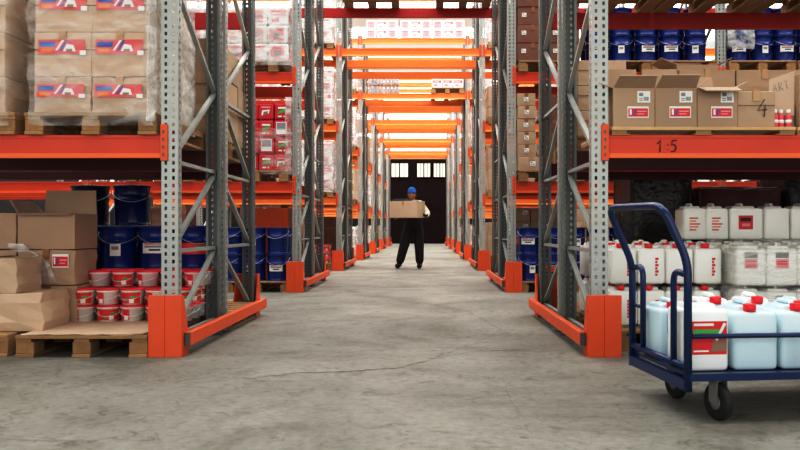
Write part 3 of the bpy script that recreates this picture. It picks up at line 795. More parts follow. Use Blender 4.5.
# second shelf: film wrapped packs
def pack_spec(W, D, H, kind=0):
    b = MB(); b.box(0, 0, 0, W, D, H, 'pack', bev=.02, seg=2)
    s_ = MB(); s_.keep = True; y = -.002
    if kind == 0:
        s_.rect(W * .12, H * .15, W * .80, H * .85, 'pink', y); s_.rect(W * .30, H * .25, W * .62, H * .62, 'grey_ink', y - .001); s_.rect(W * .2, H * .68, W * .72, H * .78, 'red_soft', y - .001)
    elif kind == 1:
        s_.rect(W * .10, H * .55, W * .90, H * .85, 'red_soft', y); s_.rect(W * .2, H * .2, W * .55, H * .42, 'pink', y); s_.rect(W * .2, H * .63, W * .7, H * .72, 'white', y - .001)
    else:
        s_.rect(W * .08, H * .35, W * .92, H * .6, 'blue_print', y); s_.rect(W * .3, H * .15, W * .7, H * .3, 'red_soft', y)
    # the same print on the sides that face the aisle
    for xx in (-.002, W + .002):
        s_.quad([(xx, D * .15, H * .2), (xx, D * .85, H * .2), (xx, D * .85, H * .8), (xx, D * .15, H * .8)], 'pink')
    return ('product_pack', b.mesh('pack'), [('print', s_.mesh('print'), [])])
PK = [pack_spec(.27, .27, .232, i) for i in range(3)]
PKS = [pack_spec(.30, .30, .19, i) for i in range(3)]
pallet(-3.12, Y2 - .03, LV[2], 'wooden pallet under white wrapped load, left second rack high shelf', PALW)
stack(None, -3.16, Y2 + .0, LV[2] + .144, 5, 3, 3, .277, .277, .236, 'white-pink pack', 'high shelf, left second rack', 'pack', 'wrapped packs on high shelves', varspec=lambda a, b_, c: PK[0 if (a + c) % 3 else 1])
film('stretch_film', -3.20, Y2 - .03, LV[2] + .08, -1.77, Y2 + .95, LV[2] + .90, 'milky film around pink packs, left second rack high shelf', 'film_white', .02, 11)
# ---- third rack left and generic far loads
Y3 = 15.0
def load(k, side, lv, kind, y_row=0, w=.86, nz=None, x=None, cover=True):
    """a pallet load at rack k next to the aisle (0 = inner position)"""
    Y0 = 5.0 * k + y_row * 1.2; z = LV[lv]; R = RK[k - 1]; sn = 'left' if side == 'L' else 'right'
    rn = 'rear ' if y_row else ''
    ln = ['floor', 'low shelf', 'high shelf', 'third shelf', 'top shelf'][lv]
    if x is None: x = XL - PW - .06 - w if side == 'L' else XR + PW + .06
    x_in = XL - PW - .06 - w if side == 'L' else XR + PW + .06; dd = abs(x - x_in)
    pos = '' if dd < .5 else (' next' if dd < 1.9 else ' outer')
    place = f'{rn}{ln}, {sn} {R} rack'
    pallet(x, Y0 - .02, z, f'wooden pallet,{pos} {place}', PALS)
    zt = z + .144; yy = Y0 + .01
    gr = f'{sn} {R} rack goods'
    pos2 = pos.strip()
    pl = f'{pos2 + " " if pos2 else ""}{place}'
    if kind == 'pack':
        stack(None, x + (.01 if k < 4 or side == 'R' else .292), yy, zt, 3 if k < 4 else 2, 2 if k < 5 else 1, nz or 4, .282, .30, .236, 'white-pink pack', pl, 'pack', 'wrapped packs on ' + gr, side, varspec=lambda a, b_, c: PK[(a + c) % 2])
        if cover: film('stretch_film', x - .01, Y0 - .03, zt - .05, x + .87, Y0 + .62, zt + .236 * (nz or 4) + .03, f'milky film around packs,{pos} {place}', 'film_white', .018, k * 7 + lv)
    if kind == 'carton':
        stack(SP_Bs if lv % 2 else SP_B, x + .0, yy, zt, 2, 2, nz or 4, .43, .40, .272, 'brown carton', pl, 'carton', 'cartons on ' + gr, side)
    if kind == 'small':
        stack(SP_S, x + .0, yy, zt, 3, 2, nz or 5, .305, .31, .203, 'small carton', pl, 'carton', 'small cartons on ' + gr, side)
    if kind == 'drum':
        drums(x + .15, yy + .16, zt, 3, 2, nz or 2, .30, side, pl)
    if kind == 'dark':
        stack(SP_D, x + .0, yy, zt, 2, 2, nz or 4, .405, .40, .236, 'dark brown carton', pl, 'carton', 'dark cartons on ' + gr, side)
    if kind == 'tub':
        stack(TUB, x + .1, yy + .1, zt, 4, 2, nz or 3, .2, .2, .1235, 'red-lidded bucket', pl, 'bucket', 'buckets on ' + gr, side)
SP_D = ('carton', carton_body(.40, .39, .232, 'card_dark', .005, 8), [tape_part(.40, .39, .232, 'tape_brown'), white_sticker(.05, .10, .06, .055)])
TUB = BK[1]
load(3, 'L', 0, 'tub', nz=3)
load(3, 'L', 1, 'pack', nz=4)
load(3, 'L', 2, 'pack', nz=4)
load(3, 'L', 3, 'pack', nz=4)
load(3, 'L', 0, 'dark', y_row=1, nz=4)
load(3, 'L', 1, 'pack', y_row=1, nz=3)
load(4, 'L', 0, 'pack', nz=3); load(4, 'L', 1, 'carton', nz=3); load(4, 'L', 2, 'pack', nz=4); load(4, 'L', 3, 'pack', nz=4)
load(5, 'L', 0, 'pack', nz=3); load(5, 'L', 1, 'pack', nz=4); load(5, 'L', 2, 'carton', nz=3)
load(6, 'L', 0, 'small', nz=4); load(6, 'L', 1, 'pack', nz=4); load(6, 'L', 2, 'pack', nz=3)
load(7, 'L', 0, 'pack', nz=3); load(7, 'L', 1, 'carton', nz=3)
load(3, 'R', 0, 'carton', nz=3); load(3, 'R', 1, 'small', nz=4); load(3, 'R', 2, 'small', nz=3); load(3, 'R', 3, 'pack', nz=4)
load(4, 'R', 0, 'pack', nz=3); load(4, 'R', 1, 'small', nz=4); load(4, 'R', 2, 'pack', nz=4); load(4, 'R', 3, 'pack', nz=4)
load(5, 'R', 0, 'carton', nz=3); load(5, 'R', 1, 'pack', nz=4); load(5, 'R', 2, 'carton', nz=3)
load(6, 'R', 0, 'pack', nz=3); load(6, 'R', 1, 'small', nz=4); load(6, 'R', 2, 'pack', nz=3)
load(7, 'R', 0, 'small', nz=3); load(7, 'R', 1, 'pack', nz=3)
# far shelves seen outward of the aisle
load(3, 'L', 1, 'carton', x=-3.7, nz=3); load(3, 'R', 1, 'carton', x=2.3, nz=3); load(3, 'R', 2, 'pack', x=2.3, nz=3); load(3, 'L', 2, 'pack', x=-3.7, nz=3)

for q, x in enumerate((-2.66, -3.6, -4.55)):
    pass
load(3, 'L', 0, 'dark', x=-3.62, nz=5); load(3, 'R', 0, 'carton', x=2.95, nz=4); load(3, 'L', 0, 'dark', x=-5.5, nz=5); load(3, 'R', 0, 'carton', x=4.1, y_row=1, nz=4)  # floor loads added to block the bright background
# ---- loads on beams above the aisle
pallet(-1.25, 11.2, LV[3], 'wooden pallet on the beams over the aisle, second rack, left one', PALS)
pallet(.20, 11.2, LV[3], 'wooden pallet on the beams over the aisle, second rack, right one', PALS)
def bottle_pack_spec():
    b = MB()
    for i in range(4):
        b.lathe([(.045, 0), (.047, .01), (.047, .13), (.030, .17), (.016, .19), (.016, .21), (.004, .212)], 'grey_ink', cx=.05 + .1 * i, cy=.05, seg=12)
    w_ = MB(); w_.box(0, -.005, 0, .4, .105, .10, 'film')
    return ('bottle_pack', None, [('bottles', b.mesh('bottles'), []), ('shrink_wrap', w_.mesh('wrap'), [])])
BP = bottle_pack_spec()
for row in range(2):
    for c in range(2):
        make(BP, (-1.45 + c * .41, 20.02, LV[3] + .004 + row * .214), 0, f'grey wrapped bottle pack, {["lower", "upper"][row]} layer, {["left", "right"][c]} one, above aisle at fourth rack', 'bottle pack', 'bottle packs above the aisle')
pallet(.20, 19.98, LV[3], 'wooden pallet with white packs above the aisle, fourth rack', PALS)
for c in range(3):
    make(PK[1], (.22 + c * .28, 20.0, LV[3] + .144), 0, f'white pack with red print, {ORD[c]} from left, above aisle at fourth rack', 'pack', 'packs above the aisle')
for q, (x0, nm) in enumerate(((-1.52, 'left'), (-.62, 'middle'), (.24, 'right'))):
    for c in range(3):
        for r_ in range(2):
            make(PK[c % 2], (x0 + .01 + c * .28, 20.0, LV[4] + .002 + r_ * .234), 0, f'white-pink pack, {["lower", "upper"][r_]}, {ORD[c]} from left, {nm} top aisle pallet, fourth rack', 'pack', 'packs on top aisle beams')

# ---- second rack, right
for i in range(4): pallet(1.26 + i * .93 + (.2 if i > 2 else 0), Y2 - .02, 0, f'floor pallet under blue drums, {ORD[i]} from aisle, right second rack', PALS)
drums(1.41, Y2 + .17, .145, 8, 2, 2, .3035, 'R', 'right second rack floor')
pallet(1.26, 11.2, 0, 'floor pallet under cartons, rear row, right second rack', PALS)
stack(SP_S, 1.28, 11.25, .144, 3, 1, 5, .31, .3, .2, 'small carton', 'rear floor, right second rack', 'carton', 'small cartons', 'R')
cb = ('carton', carton_body(.35, .38, .175, 'card', .004, 40), [tape_part(.35, .38, .175), white_sticker(.16, .06, .07, .06)])
cs_ = ('carton', carton_body(.245, .36, .165, 'card', .004, 41), [tape_part(.245, .36, .165, 'tape_brown'), white_sticker(.09, .06, .06, .055)])
cs2 = ('carton', carton_body(.245, .36, .165, 'card_dark', .004, 42), [tape_part(.245, .36, .165, 'tape_brown')])
pallet(1.255, Y2 - .04, LV[1], 'wooden pallet under labelled cartons, right second rack shelf', PALS)
make(cb, (1.24, Y2 - .02, LV[1] + .144), .02, 'wide brown carton with white label under the small column, right second rack', 'carton', 'cartons on right second rack shelf')
for i in range(5):
    make(cs_, (1.235 + random.uniform(-.008, .008), Y2, LV[1] + .144 + .178 + i * .168), random.uniform(-.03, .03), f'small labelled carton, {NTH[i]} above the wide carton, right second rack shelf', 'carton', 'cartons on right second rack shelf')
for i in range(6):
    make(cs2, (1.60 + random.uniform(-.01, .01), Y2 + .05, LV[1] + .144 + i * .168), random.uniform(-.03, .03), f'dark small carton, {NTH[i]} of the second column, right second rack shelf', 'carton', 'cartons on right second rack shelf')
    make(cs_, (1.86 + random.uniform(-.01, .01), Y2 + .05, LV[1] + .144 + i * .168), random.uniform(-.03, .03), f'small labelled carton, {NTH[i]} of the third column, right second rack shelf', 'carton', 'cartons on right second rack shelf')
pallet(2.3, Y2 - .04, LV[1], 'wooden pallet of cartons outward, right second rack shelf', PALS)
stack(SP_B, 2.3, Y2, LV[1] + .144, 2, 1, 3, .43, .4, .27, 'plain carton', 'outward pallet, right second rack shelf', 'carton', 'cartons on right second rack shelf', 'R')
# high shelf: dark cartons, then drums
pallet(1.25, Y2 - .04, LV[2], 'wooden pallet under dark cartons, right second rack high shelf', PALS)
stack(SP_D, 1.24, Y2 - .02, LV[2] + .144, 2, 3, 5, .405, .395, .236, 'dark brown carton', 'high shelf, right second rack', 'carton', 'dark cartons on the right high shelf', 'R')
pallet(2.12, Y2 - .04, LV[2], 'wooden pallet under blue drums, high shelf, right second rack, inner', PALS)
pallet(2.99, Y2 - .04, LV[2], 'wooden pallet under blue drums, high shelf, right second rack, middle', PALS)
pallet(4.02, Y2 - .04, LV[2], 'wooden pallet under blue drums, high shelf, right second rack, outer bay', PALS)
pallet(4.92, Y2 - .04, LV[2], 'wooden pallet under blue drums, high shelf, right second rack, picture edge', PALS)
def hdrums(xs, pl):
    for iz in range(2):
        for iy in range(2):
            for i, x in enumerate(xs):
                make(DR[[1, 3, 1, 0][(i + iz + iy) % 4] if iy == 0 else 0], (x, Y2 + .15 + iy * .31, LV[2] + .144 + iz * .357), random.uniform(-.3, .3), f'blue steel drum, {NTH[iz]} layer, {["front", "rear"][iy]} row, {ORD[i]} on {pl} high shelf, right rack', 'drum', 'blue drums on the right high shelf')
hdrums([2.30, 2.63, 2.96], 'inner'); hdrums([3.28, 3.62], 'middle'); hdrums([4.18, 4.50, 4.80], 'outer'); hdrums([5.12, 5.45], 'edge')
# cloth-like film over one drum
film('stretch_film', 4.02, Y2 - .02, LV[2] + .30, 4.34, Y2 + .31, LV[2] + .92, 'crumpled film over blue drums near the far right post', 'film_white', .02, 23)

# ---- nearest rack, right: low shelf front row of cartons
zf = LV[1]
make(PALT, (1.235, 4.97, zf), 0, 'thin wooden pallet under open cartons, right front shelf', 'pallet', 'wooden pallets')
zc = zf + .051
def oc(W, fl, extra): return open_carton(W, .36, .255, fl, extra)
g1 = 'open cartons on the right front shelf'
e1 = lambda W: [white_sticker(W * .58, .16, .085, .075, -.002), red_sticker(W * .34, .06, .14, .075, -.002)]
make(oc(.272, [('front', .125, 62), ('left', .10, 70), ('right', .07, 20), ('back', .20, 4)], e1(.272)), (1.245, 4.985, zc), .01, 'open carton with raised flaps nearest the post, right front shelf', 'carton', g1)
make(oc(.272, [('front', .125, 60), ('right', .10, 60), ('left', .10, 45), ('back', .20, 4)], e1(.272)), (1.520, 4.985, zc), -.01, 'open carton with raised flaps, second from the post, right front shelf', 'carton', g1)
make(oc(.262, [('front', .12, 110), ('right', .09, 60), ('back', .16, 20)], e1(.262)), (1.797, 4.985, zc), .0, 'open carton with flap folded forward, third from the post, right front shelf', 'carton', g1)
GLYPH = {'4': [[(.55, 1), (.05, .38), (.75, .42)], [(.60, .70), (.52, 0)]], '1': [[(.1, .72), (.42, 1), (.36, 0)]], ':': [[(.3, .66), (.31, .60)], [(.28, .24), (.29, .18)]],
         '5': [[(.72, 1), (.25, .97), (.20, .60), (.50, .64), (.66, .42), (.55, .10), (.12, .04)]], 'A': [[(0, 0), (.36, 1), (.66, 0)], [(.12, .40), (.56, .40)]],
         'R': [[(.08, 0), (.10, 1), (.55, .92), (.55, .62), (.12, .52), (.62, 0)]], 'T': [[(0, .98), (.72, 1)], [(.36, 1), (.34, 0)]]}
def text(body, size, loc, rot, m, parent=None, name='marker_writing', wd=.085):
    b = MB(); x = 0
    for ch in body:
        for st in GLYPH[ch]:
            b.tube([(x + p[0] * size * .75, 0, p[1] * size) for p in st], size * wd * .5, m, 6)
        x += size * (.42 if ch == ':' else .72)
    for v in b.bm.verts: v.co.y *= .25
    o = link(name, b.mesh(name), parent, loc); o.rotation_euler = rot; return o
c4 = make(('carton', carton_body(.245, .34, .235, 'card', .004, 50), [tape_part(.245, .34, .235), seam_part(.245, .34, .235)]), (2.062, 4.99, zc), 0, 'closed carton with handwritten black 4, right front shelf', 'carton', g1)
text('4', .115, (.125, -.0115, .065), (0, 0, 0), 'ink', c4, wd=.06)
cA = make(open_carton(.175, .28, .15, [('back', .10, 5), ('right', .08, 30)], []), (2.300, 5.075, zc), 0, 'open carton with tall lettered flap behind red bottles, right front shelf', 'carton', g1)
fl = MB(); fl.box(0, 0, 0, .168, .006, .30, 'card_light')
for v in fl.bm.verts:
    if v.co.z > .1: v.co.z += (v.co.x - .168) * .35
fo = link('lettered_flap', fl.mesh('flap'), cA, (.003, -.012, .085))
text('ART', .055, (.03, -.003, .155), (0, -.25, 0), 'grey_ink', fo, wd=.06)
def bottle_spec():
    b = MB(); b.lathe([(.022, 0), (.024, .005), (.024, .085), (.018, .105), (.011, .112), (.011, .118), (.002, .119)], 'red_soft', seg=16)
    c = MB(); c.lathe([(.015, .113), (.016, .116), (.016, .138), (.012, .142), (.002, .142)], 'white', seg=14)
    l = MB(); l.lathe([(.0247, .035), (.0247, .06)], 'white', seg=16)
    return ('small_bottle', b.mesh('bottle'), [('cap', c.mesh('cap'), []), ('label_band', l.mesh('band'), [])])
BT = bottle_spec()
for i in range(3):
    make(BT, (2.322 + i * .044 + .0, 5.02 + (.012 if i % 2 else 0), zc + .0), i, f'small red bottle with white cap, {ORD[i]} from the carton marked 4', 'bottle', 'small red bottles on the right shelf', (.82, .82, .84))
make(PALT, (2.46, 4.99, zf), 0, 'thin wooden pallet at the picture edge, right front shelf', 'pallet', 'wooden pallets')
make(('carton', carton_body(.5, .36, .36, 'card', .004, 51), [tape_part(.5, .36, .36)]), (2.485, 5.02, zc), 0, 'tall closed carton at the picture edge, right front shelf', 'carton', g1)
# ink writing on the beam
for o in list(COL.objects):
    if o.name.startswith('shelf_beam') and 'right of aisle, lowest level, first line of nearest rack' in str(o.get('label')):
        text('1:5', .078, (X(657, 1.0) - o.location.x, .0045, -.112), (0, 0, 0), 'ink', o, 'beam_writing', .11)
# rear row cartons on the right
pallet(1.26, 6.2, zf, 'wooden pallet under carton column behind the posts, right rear shelf', PALS)
pallet(2.2, 6.2, zf, 'wooden pallet under closed cartons, right rear shelf, middle', PALS)
pallet(3.08, 6.2, zf, 'wooden pallet under closed cartons, right rear shelf, outer', PALS)
g2 = 'closed cartons on the right rear shelf'
SP_M = ('carton', carton_body(.40, .38, .205, 'card_light', .005, 60), [tape_part(.40, .38, .205), seam_part(.40, .38, .205)])
for r_ in range(3):
    for c in range(2 if r_ < 2 else 1):
        make(SP_M, (1.265 + c * .405, 6.24, zf + .144 + r_ * .207), random.uniform(-.02, .02), f'light brown carton, {NTH[r_]} layer, {ORD[c]} from aisle, behind posts, right rear shelf', 'carton', g2)
    make(SP_M, (1.265, 6.64, zf + .144 + r_ * .207), 0, f'light brown carton, {NTH[r_]} layer, back of the column by the aisle, right rear shelf', 'carton', g2)
SP_N = [('carton', carton_body(.46, .38, .27, 'card', .005, 61), [tape_part(.46, .38, .27), white_sticker(.05, .14, .11, .09)]),
        ('carton', carton_body(.46, .38, .27, 'card', .005, 62), [tape_part(.46, .38, .27)])]
for r_ in range(2):
    for c in range(4):
        make(SP_N[0 if (c == 0) else 1], (2.10 + c * .47, 6.24, zf + (.144 if 1 else 0) + r_ * .273), random.uniform(-.015, .015), f'closed carton, {["lower", "upper"][r_]} layer, {ORD[c]} from the light column, right rear shelf', 'carton', g2)
make(open_carton(.34, .30, .05, [('left', .14, 65), ('right', .14, 65), ('back', .1, 30)]), (2.10, 6.30, zf + .144 + .548), 0, 'low open carton with peaked flaps atop the right rear cartons', 'carton', g2)
# pallets above (seen from below) with drums
for i in range(3):
    x = 1.30 + i * .9
    pallet(x, 6.22, LV[2], f'wooden pallet seen from below, {ORD[i]} from aisle, upper shelf, right nearest rack', PALS)
    for c in range(2):
        make(SP_Bs, (x + c * .43, 6.26, LV[2] + .144), 0, f'closed carton, {ORD[i * 2 + c]} from aisle on the upper right shelf, nearest rack', 'carton', 'cartons on upper right shelf')

# ---- jerrycans
def can_spec(W=.19, D=.24, H=.30, m='can', lab=None, cap=True, seed=0, name='jerrycan'):
    b = MB(); hb = H * .86
    b.box(0, 0, 0, W, D, hb, m, bev=.022, seg=3)
    # shoulder tapering up
    k = b.mi(m)
    for f in b.bm.faces: f.smooth = True
    sh_ = MB()
    b.box(W * .14, D * .26, hb - .02, W * .86, D * .90, H * .93, m, bev=.018, seg=2)
    parts = []
    hd = MB(); hd.tube(arc([(W / 2, D * .42, H * .88), (W / 2, D * .42, H * .975), (W / 2, D * .86, H * .975), (W / 2, D * .86, H * .88)], .02, 4), .012, m, 8)
    parts.append(('handle', hd.mesh('handle'), []))
    if cap:
        c = MB(); c.lathe([(.026, H * .86), (.028, H * .89), (.028, H * .96), (.025, H * .97), (.003, H * .97)], 'cap', cx=W * .42, cy=D * .13, seg=18)
        parts.append(('cap', c.mesh('cap'), []))
    if lab:
        s_ = MB(); s_.keep = True; y = -.0015
        if lab == 'strip':
            for i in range(6): s_.rect(W * .62, H * (.20 + i * .075), W * .70 + (i % 2) * .008, H * (.255 + i * .075), 'red', y)
        if lab == 'red':
            s_.rect(W * .25, H * .28, W * .68, H * .66, 'red', y); s_.rect(W * .3, H * .5, W * .62, H * .60, 'ink', y - .001); s_.rect(W * .35, H * .36, W * .60, H * .44, 'pink', y - .001)
        if lab == 'duo':
            s_.rect(W * .28, H * .40, W * .70, H * .62, 'pink', y); s_.rect(W * .28, H * .64, W * .70, H * .78, 'grey_ink', y)
            for i in range(3): s_.rect(W * .32, H * (.43 + i * .06), W * .64, H * (.46 + i * .06), 'red', y - .001)
        if lab == 'orange':
            for i in range(5): s_.rect(W * .25, H * (.25 + i * .08), W * (.55 + .08 * (i % 3)), H * (.285 + i * .08), 'orange_print' if i % 2 else 'red', y)
        if lab == 'big':
            z0, z1_, x0, x1 = H * .24, H * .70, W * .10, W * .93
            s_.rect(x0, z0, x1, z1_, 'red', y); h_ = z1_ - z0; w_ = x1 - x0
            s_.rect(x0 + w_ * .04, z0 + h_ * .86, x0 + w_ * .62, z0 + h_ * .94, 'white', y - .001)
            s_.rect(x0 + w_ * .02, z0 + h_ * .58, x0 + w_ * .80, z0 + h_ * .76, 'green_print', y - .001)
            s_.rect(x0 + w_ * .10, z0 + h_ * .50, x0 + w_ * .60, z0 + h_ * .55, 'white', y - .001)
            s_.quad([(x0 + w_ * .52, y - .001, z0 + h_ * .08), (x0 + w_ * .98, y - .001, z0 + h_ * .10), (x0 + w_ * .98, y - .001, z0 + h_ * .46), (x0 + w_ * .62, y - .001, z0 + h_ * .44)], 'brown_print')
            s_.quad([(x0 + w_ * .66, y - .002, z0 + h_ * .45), (x0 + w_ * .72, y - .002, z0 + h_ * .40), (x0 + w_ * .98, y - .002, z0 + h_ * .92), (x0 + w_ * .90, y - .002, z0 + h_ * .96)], 'white')
            s_.rect(x0 + w_ * .04, z0 + h_ * .08, x0 + w_ * .48, z0 + h_ * .13, 'white', y - .001)
        if lab == 'blue':
            s_.rect(W * .2, H * .45, W * .8, H * .78, 'light_blue_print', y)
        parts.append(('can_label', s_.mesh('can_label'), []))
    return (name, b.mesh('can'), parts)
C1 = can_spec(.196, .24, .298, lab='strip'); C1n = can_spec(.196, .24, .298, lab=None)
C2 = can_spec(.215, .24, .298, lab='duo', cap=False); C3 = can_spec(.19, .24, .30, lab='orange', cap=False); C4 = can_spec(.275, .26, .315, lab='red', cap=False)
C5 = can_spec(.21, .26, .30, lab=None, cap=False); C6 = can_spec(.27, .26, .315, lab=None, cap=False)
pallet(1.30, 5.22, 0, 'floor pallet under capped white cans behind the trolley, right nearest rack', PALS)
pallet(2.17, 5.22, 0, 'floor pallet under wrapped white cans behind the trolley, right nearest rack', PALS)
stack(C1, 1.33, 5.42, .145, 4, 2, 2, .201, .25, .301, 'white red-capped can', 'right floor pallet', 'jerrycan', 'white jerrycans with red caps', 'R', jit=.003, rj=.02, hollow=False)
stack(C2, 2.165, 5.27, .145, 4, 2, 2, .216, .25, .301, 'white wrapped can', 'film-wrapped block, right floor', 'jerrycan', 'film-wrapped white jerrycans', 'R', jit=.002, rj=.008, hollow=False)
film('stretch_film', 2.15, 5.25, .12, 3.045, 5.79, .765, 'clear film around the block of white cans, right floor', 'film_can', .010, 31)
pallet(1.30, 6.22, 0, 'floor pallet, rear row, under white cans beside the posts, right nearest rack', PALS)
pallet(2.18, 6.22, 0, 'floor pallet, rear row, under tall can stack, right nearest rack', PALS)
pallet(3.06, 6.22, 0, 'floor pallet, rear row, under can stack at picture edge, right nearest rack', PALS)
stack(C1n, 1.33, 6.26, .145, 4, 1, 2, .201, .25, .301, 'white red-capped can', 'rear floor pallet, right nearest', 'jerrycan', 'white jerrycans with red caps', 'R', jit=.003, rj=.02, hollow=False)
gT = 'tall white jerrycans in the rear row'
xs = [(2.14, C3, .195), (2.335, C3, .195), (2.535, C4, .28), (2.82, C5, .215), (3.04, C6, .275), (3.32, C6, .275), (3.60, C5, .215)]
for lay in range(3):
    for i, (x, sp, wd) in enumerate(xs):
        if i == 0 and lay == 2: x = 2.15
        make(sp, (x, 6.28, .145 + lay * .303 * (1.0 if True else 1)), 0, f'white can, {NTH[lay]} layer, {ORD[i]} from aisle, rear row behind wrapped cans', 'jerrycan', gT, (1, 1, .955 if sp in (C4, C6) else 1))
# single can standing between the pallets
make(can_spec(.20, .22, .27, lab=None, cap=True, name='jerrycan'), (1.60, 5.0, .145 + .0), .1, 'single white can at the front of the right floor pallet', 'jerrycan', 'white jerrycans with red caps') if False else None

M['black_film'] = mat('black_stretch_film', (0.012, 0.011, 0.012), 0.25, var=.2, bump=.6, bscale=14)
M['maroon'] = mat('dark_red_tarpaulin', (0.060, 0.008, 0.009), 0.5, bump=.5, bscale=8)
for x0, wd_, hh, mm, lb in ((2.12, .62, 1.40, 'black_film', 'added black-wrapped pallet load standing behind the white cans, nearest the posts'), (2.80, .85, 1.12, 'maroon', 'added dark red covered pallet load standing behind the white cans'),
                      (3.72, .9, 1.42, 'black_film', 'added black-wrapped pallet load behind the white cans at the picture edge')):
    pallet(x0, 7.72, 0, 'wooden pallet under the ' + ' '.join(lb.split()[:4]) + ', behind cans' + (' at picture edge' if 'edge' in lb else ''), PALS)
    b = MB(); b.box(x0, 7.74, .146, x0 + wd_, 8.5, .146 + hh, mm, bev=.04, seg=2)  # dark load added to hide the bright beams beyond
    bmesh.ops.subdivide_edges(b.bm, edges=b.bm.edges[:], cuts=5, use_grid_fill=True)
    r_ = random.Random(int(x0 * 100))
    for v in b.bm.verts:
        if v.co.z > .2: v.co += Vector((r_.uniform(-.008, .008), r_.uniform(-.008, .008), r_.uniform(-.006, .006)))
    for f in b.bm.faces: f.smooth = True
    o = link('wrapped_load', b.mesh('load')); tag(o, lb, 'wrapped load')
# ------------------------------------------------------------------ platform trolley
TR = -0.0
th = math.atan2(.064, .65)
T = link('platform_trolley', None, None, (1.148, 3.30, 0), th); tag(T, 'blue tubular platform trolley loaded with plastic cans, right foreground', 'trolley')
TW, TL = .65, 1.25     # across (local +y), long side (local +x)
def part(name, mb, parent): return link(name, mb.mesh(name), parent)
# platform deck and frame
b = MB(); b.box(.01, .01, .192, TL - .01, TW - .01, .208, 'trolley'); dk = part('platform', b, T)
b = MB()
for (a, c, h_) in (((0, 0, .198), (TL, 0, .198), .032), ((0, TW, .198), (TL, TW, .198), .032), ((0, 0, .162), (0, TW, .162), .045), ((TL, 0, .162), (TL, TW, .162), .045)): b.bar(a, c, .034, h_, 'trolley')
b.bar((.12, TW / 2, .172), (TL - .12, TW / 2, .172), .06, .03, 'trolley')
part('platform_frame', b, T)
b = MB(); b.tube([(0, 0, .240), (0, TW, .240)], .015, 'trolley', 10); part('end_rail', b, T)
b = MB(); b.tube([(0.0, 0, .375), (TL, 0, .375)], .011, 'trolley', 10)
part('side_rail', b, T)
for xx in (.53, TL): b = MB(); b.tube([(xx, 0, .2), (xx, 0, .375)], .010, 'trolley', 8); part('rail_post', b, T)
# handle frame: leans outwards above the bend
b = MB()
pts = arc([(0, 0, .135), (0, 0, .70), (-.090, .025, .915), (-.105, .08, .945), (-.135, TW - .08, .95), (-.125, TW - .025, .92), (0, TW, .66), (0, TW, .135)], .07, 6)
b.tube(pts, .0175, 'trolley', 12); part('push_handle', b, T)
for s_, y0, y1 in ((1, 0, .145), (-1, TW, TW - .145)):
    b = MB(); b.tube(arc([(0, y0, .64), (0, y1, .655), (0, y1, .240)], .06, 6), .0145, 'trolley', 10); part('inner_hoop', b, T)
b = MB(); b.tube([(0, TW, .45), (0, TW - .145, .45)], .009, 'trolley', 8); part('cross_strut', b, T)
# casters
def caster(x, y, rz):
    c = link('caster', None, T, (x, y, 0), rz)
    f = MB(); f.box(-.035, -.032, .178, .035, .032, .186, 'hub'); f.box(-.028, -.028, .08, .028 - .0, -.024, .18, 'hub'); f.box(-.028, .024, .08, .028, .028, .18, 'hub')
    link('fork', f.mesh('fork'), c)
    q = Matrix.Rotation(PI / 2, 4, 'X')
    mt = Matrix.Translation((0, 0, .082)) @ q
    w_ = MB(); w_.lathe([(.055, -.018), (.076, -.018), (.082, -.012), (.082, .012), (.076, .018), (.055, .018)], 'rubber', seg=28, mtx=mt); ty = link('tyre', w_.mesh('tyre'), c)
    h = MB(); h.lathe([(.012, -.022), (.02, -.021), (.056, -.014), (.056, .014), (.02, .021), (.012, .022)], 'hub', seg=24, mtx=mt); link('wheel_hub', h.mesh('hub'), c)
caster(.155, .035, -1.38); caster(.155, TW - .18, -1.45); caster(TL - .15, .06, -.3); caster(TL - .15, TW - .1, -.3)
# cans on the trolley
def on_trolley(lx, ly, z=.2085):
    v = Matrix.Rotation(th, 4, 'Z') @ Vector((lx, ly, 0)); return (1.148 + v.x, 3.30 + v.y, z)
CT1 = can_spec(.195, .22, .320, 'can_milky', 'big', cap=False); CT2 = can_spec(.205, .24, .305, 'can_clear', None)
CT3 = can_spec(.19, .22, .31, 'can_milky', None); CT4 = can_spec(.19, .22, .285, 'can_clear', 'blue')
gc = 'plastic cans on the blue trolley'
make(CT1, on_trolley(.025, .055), th + .02, 'milky can with big red label at the front corner of the trolley', 'jerrycan', gc)
make(CT2, on_trolley(.245, .065), th - .03, 'pale blue can with red cap, middle of the trolley front row', 'jerrycan', gc)
make(CT2, on_trolley(.47, .065), th, 'pale blue can with red cap, at the picture edge on the trolley', 'jerrycan', gc)
make(CT2, on_trolley(.70, .065), th, 'pale blue can outermost on the trolley front row', 'jerrycan', gc)
make(CT4, on_trolley(.03, .375), th + .03, 'pale blue can with blue label, rear row by the trolley handle', 'jerrycan', gc)
make(CT3, on_trolley(.245, .37), th, 'milky can with red cap, second in the trolley rear row', 'jerrycan', gc)
make(CT3, on_trolley(.46, .37), th, 'milky can with red cap, third in the trolley rear row', 'jerrycan', gc)
make(CT4, on_trolley(.68, .37), th, 'pale blue can, fourth in the trolley rear row', 'jerrycan', gc)

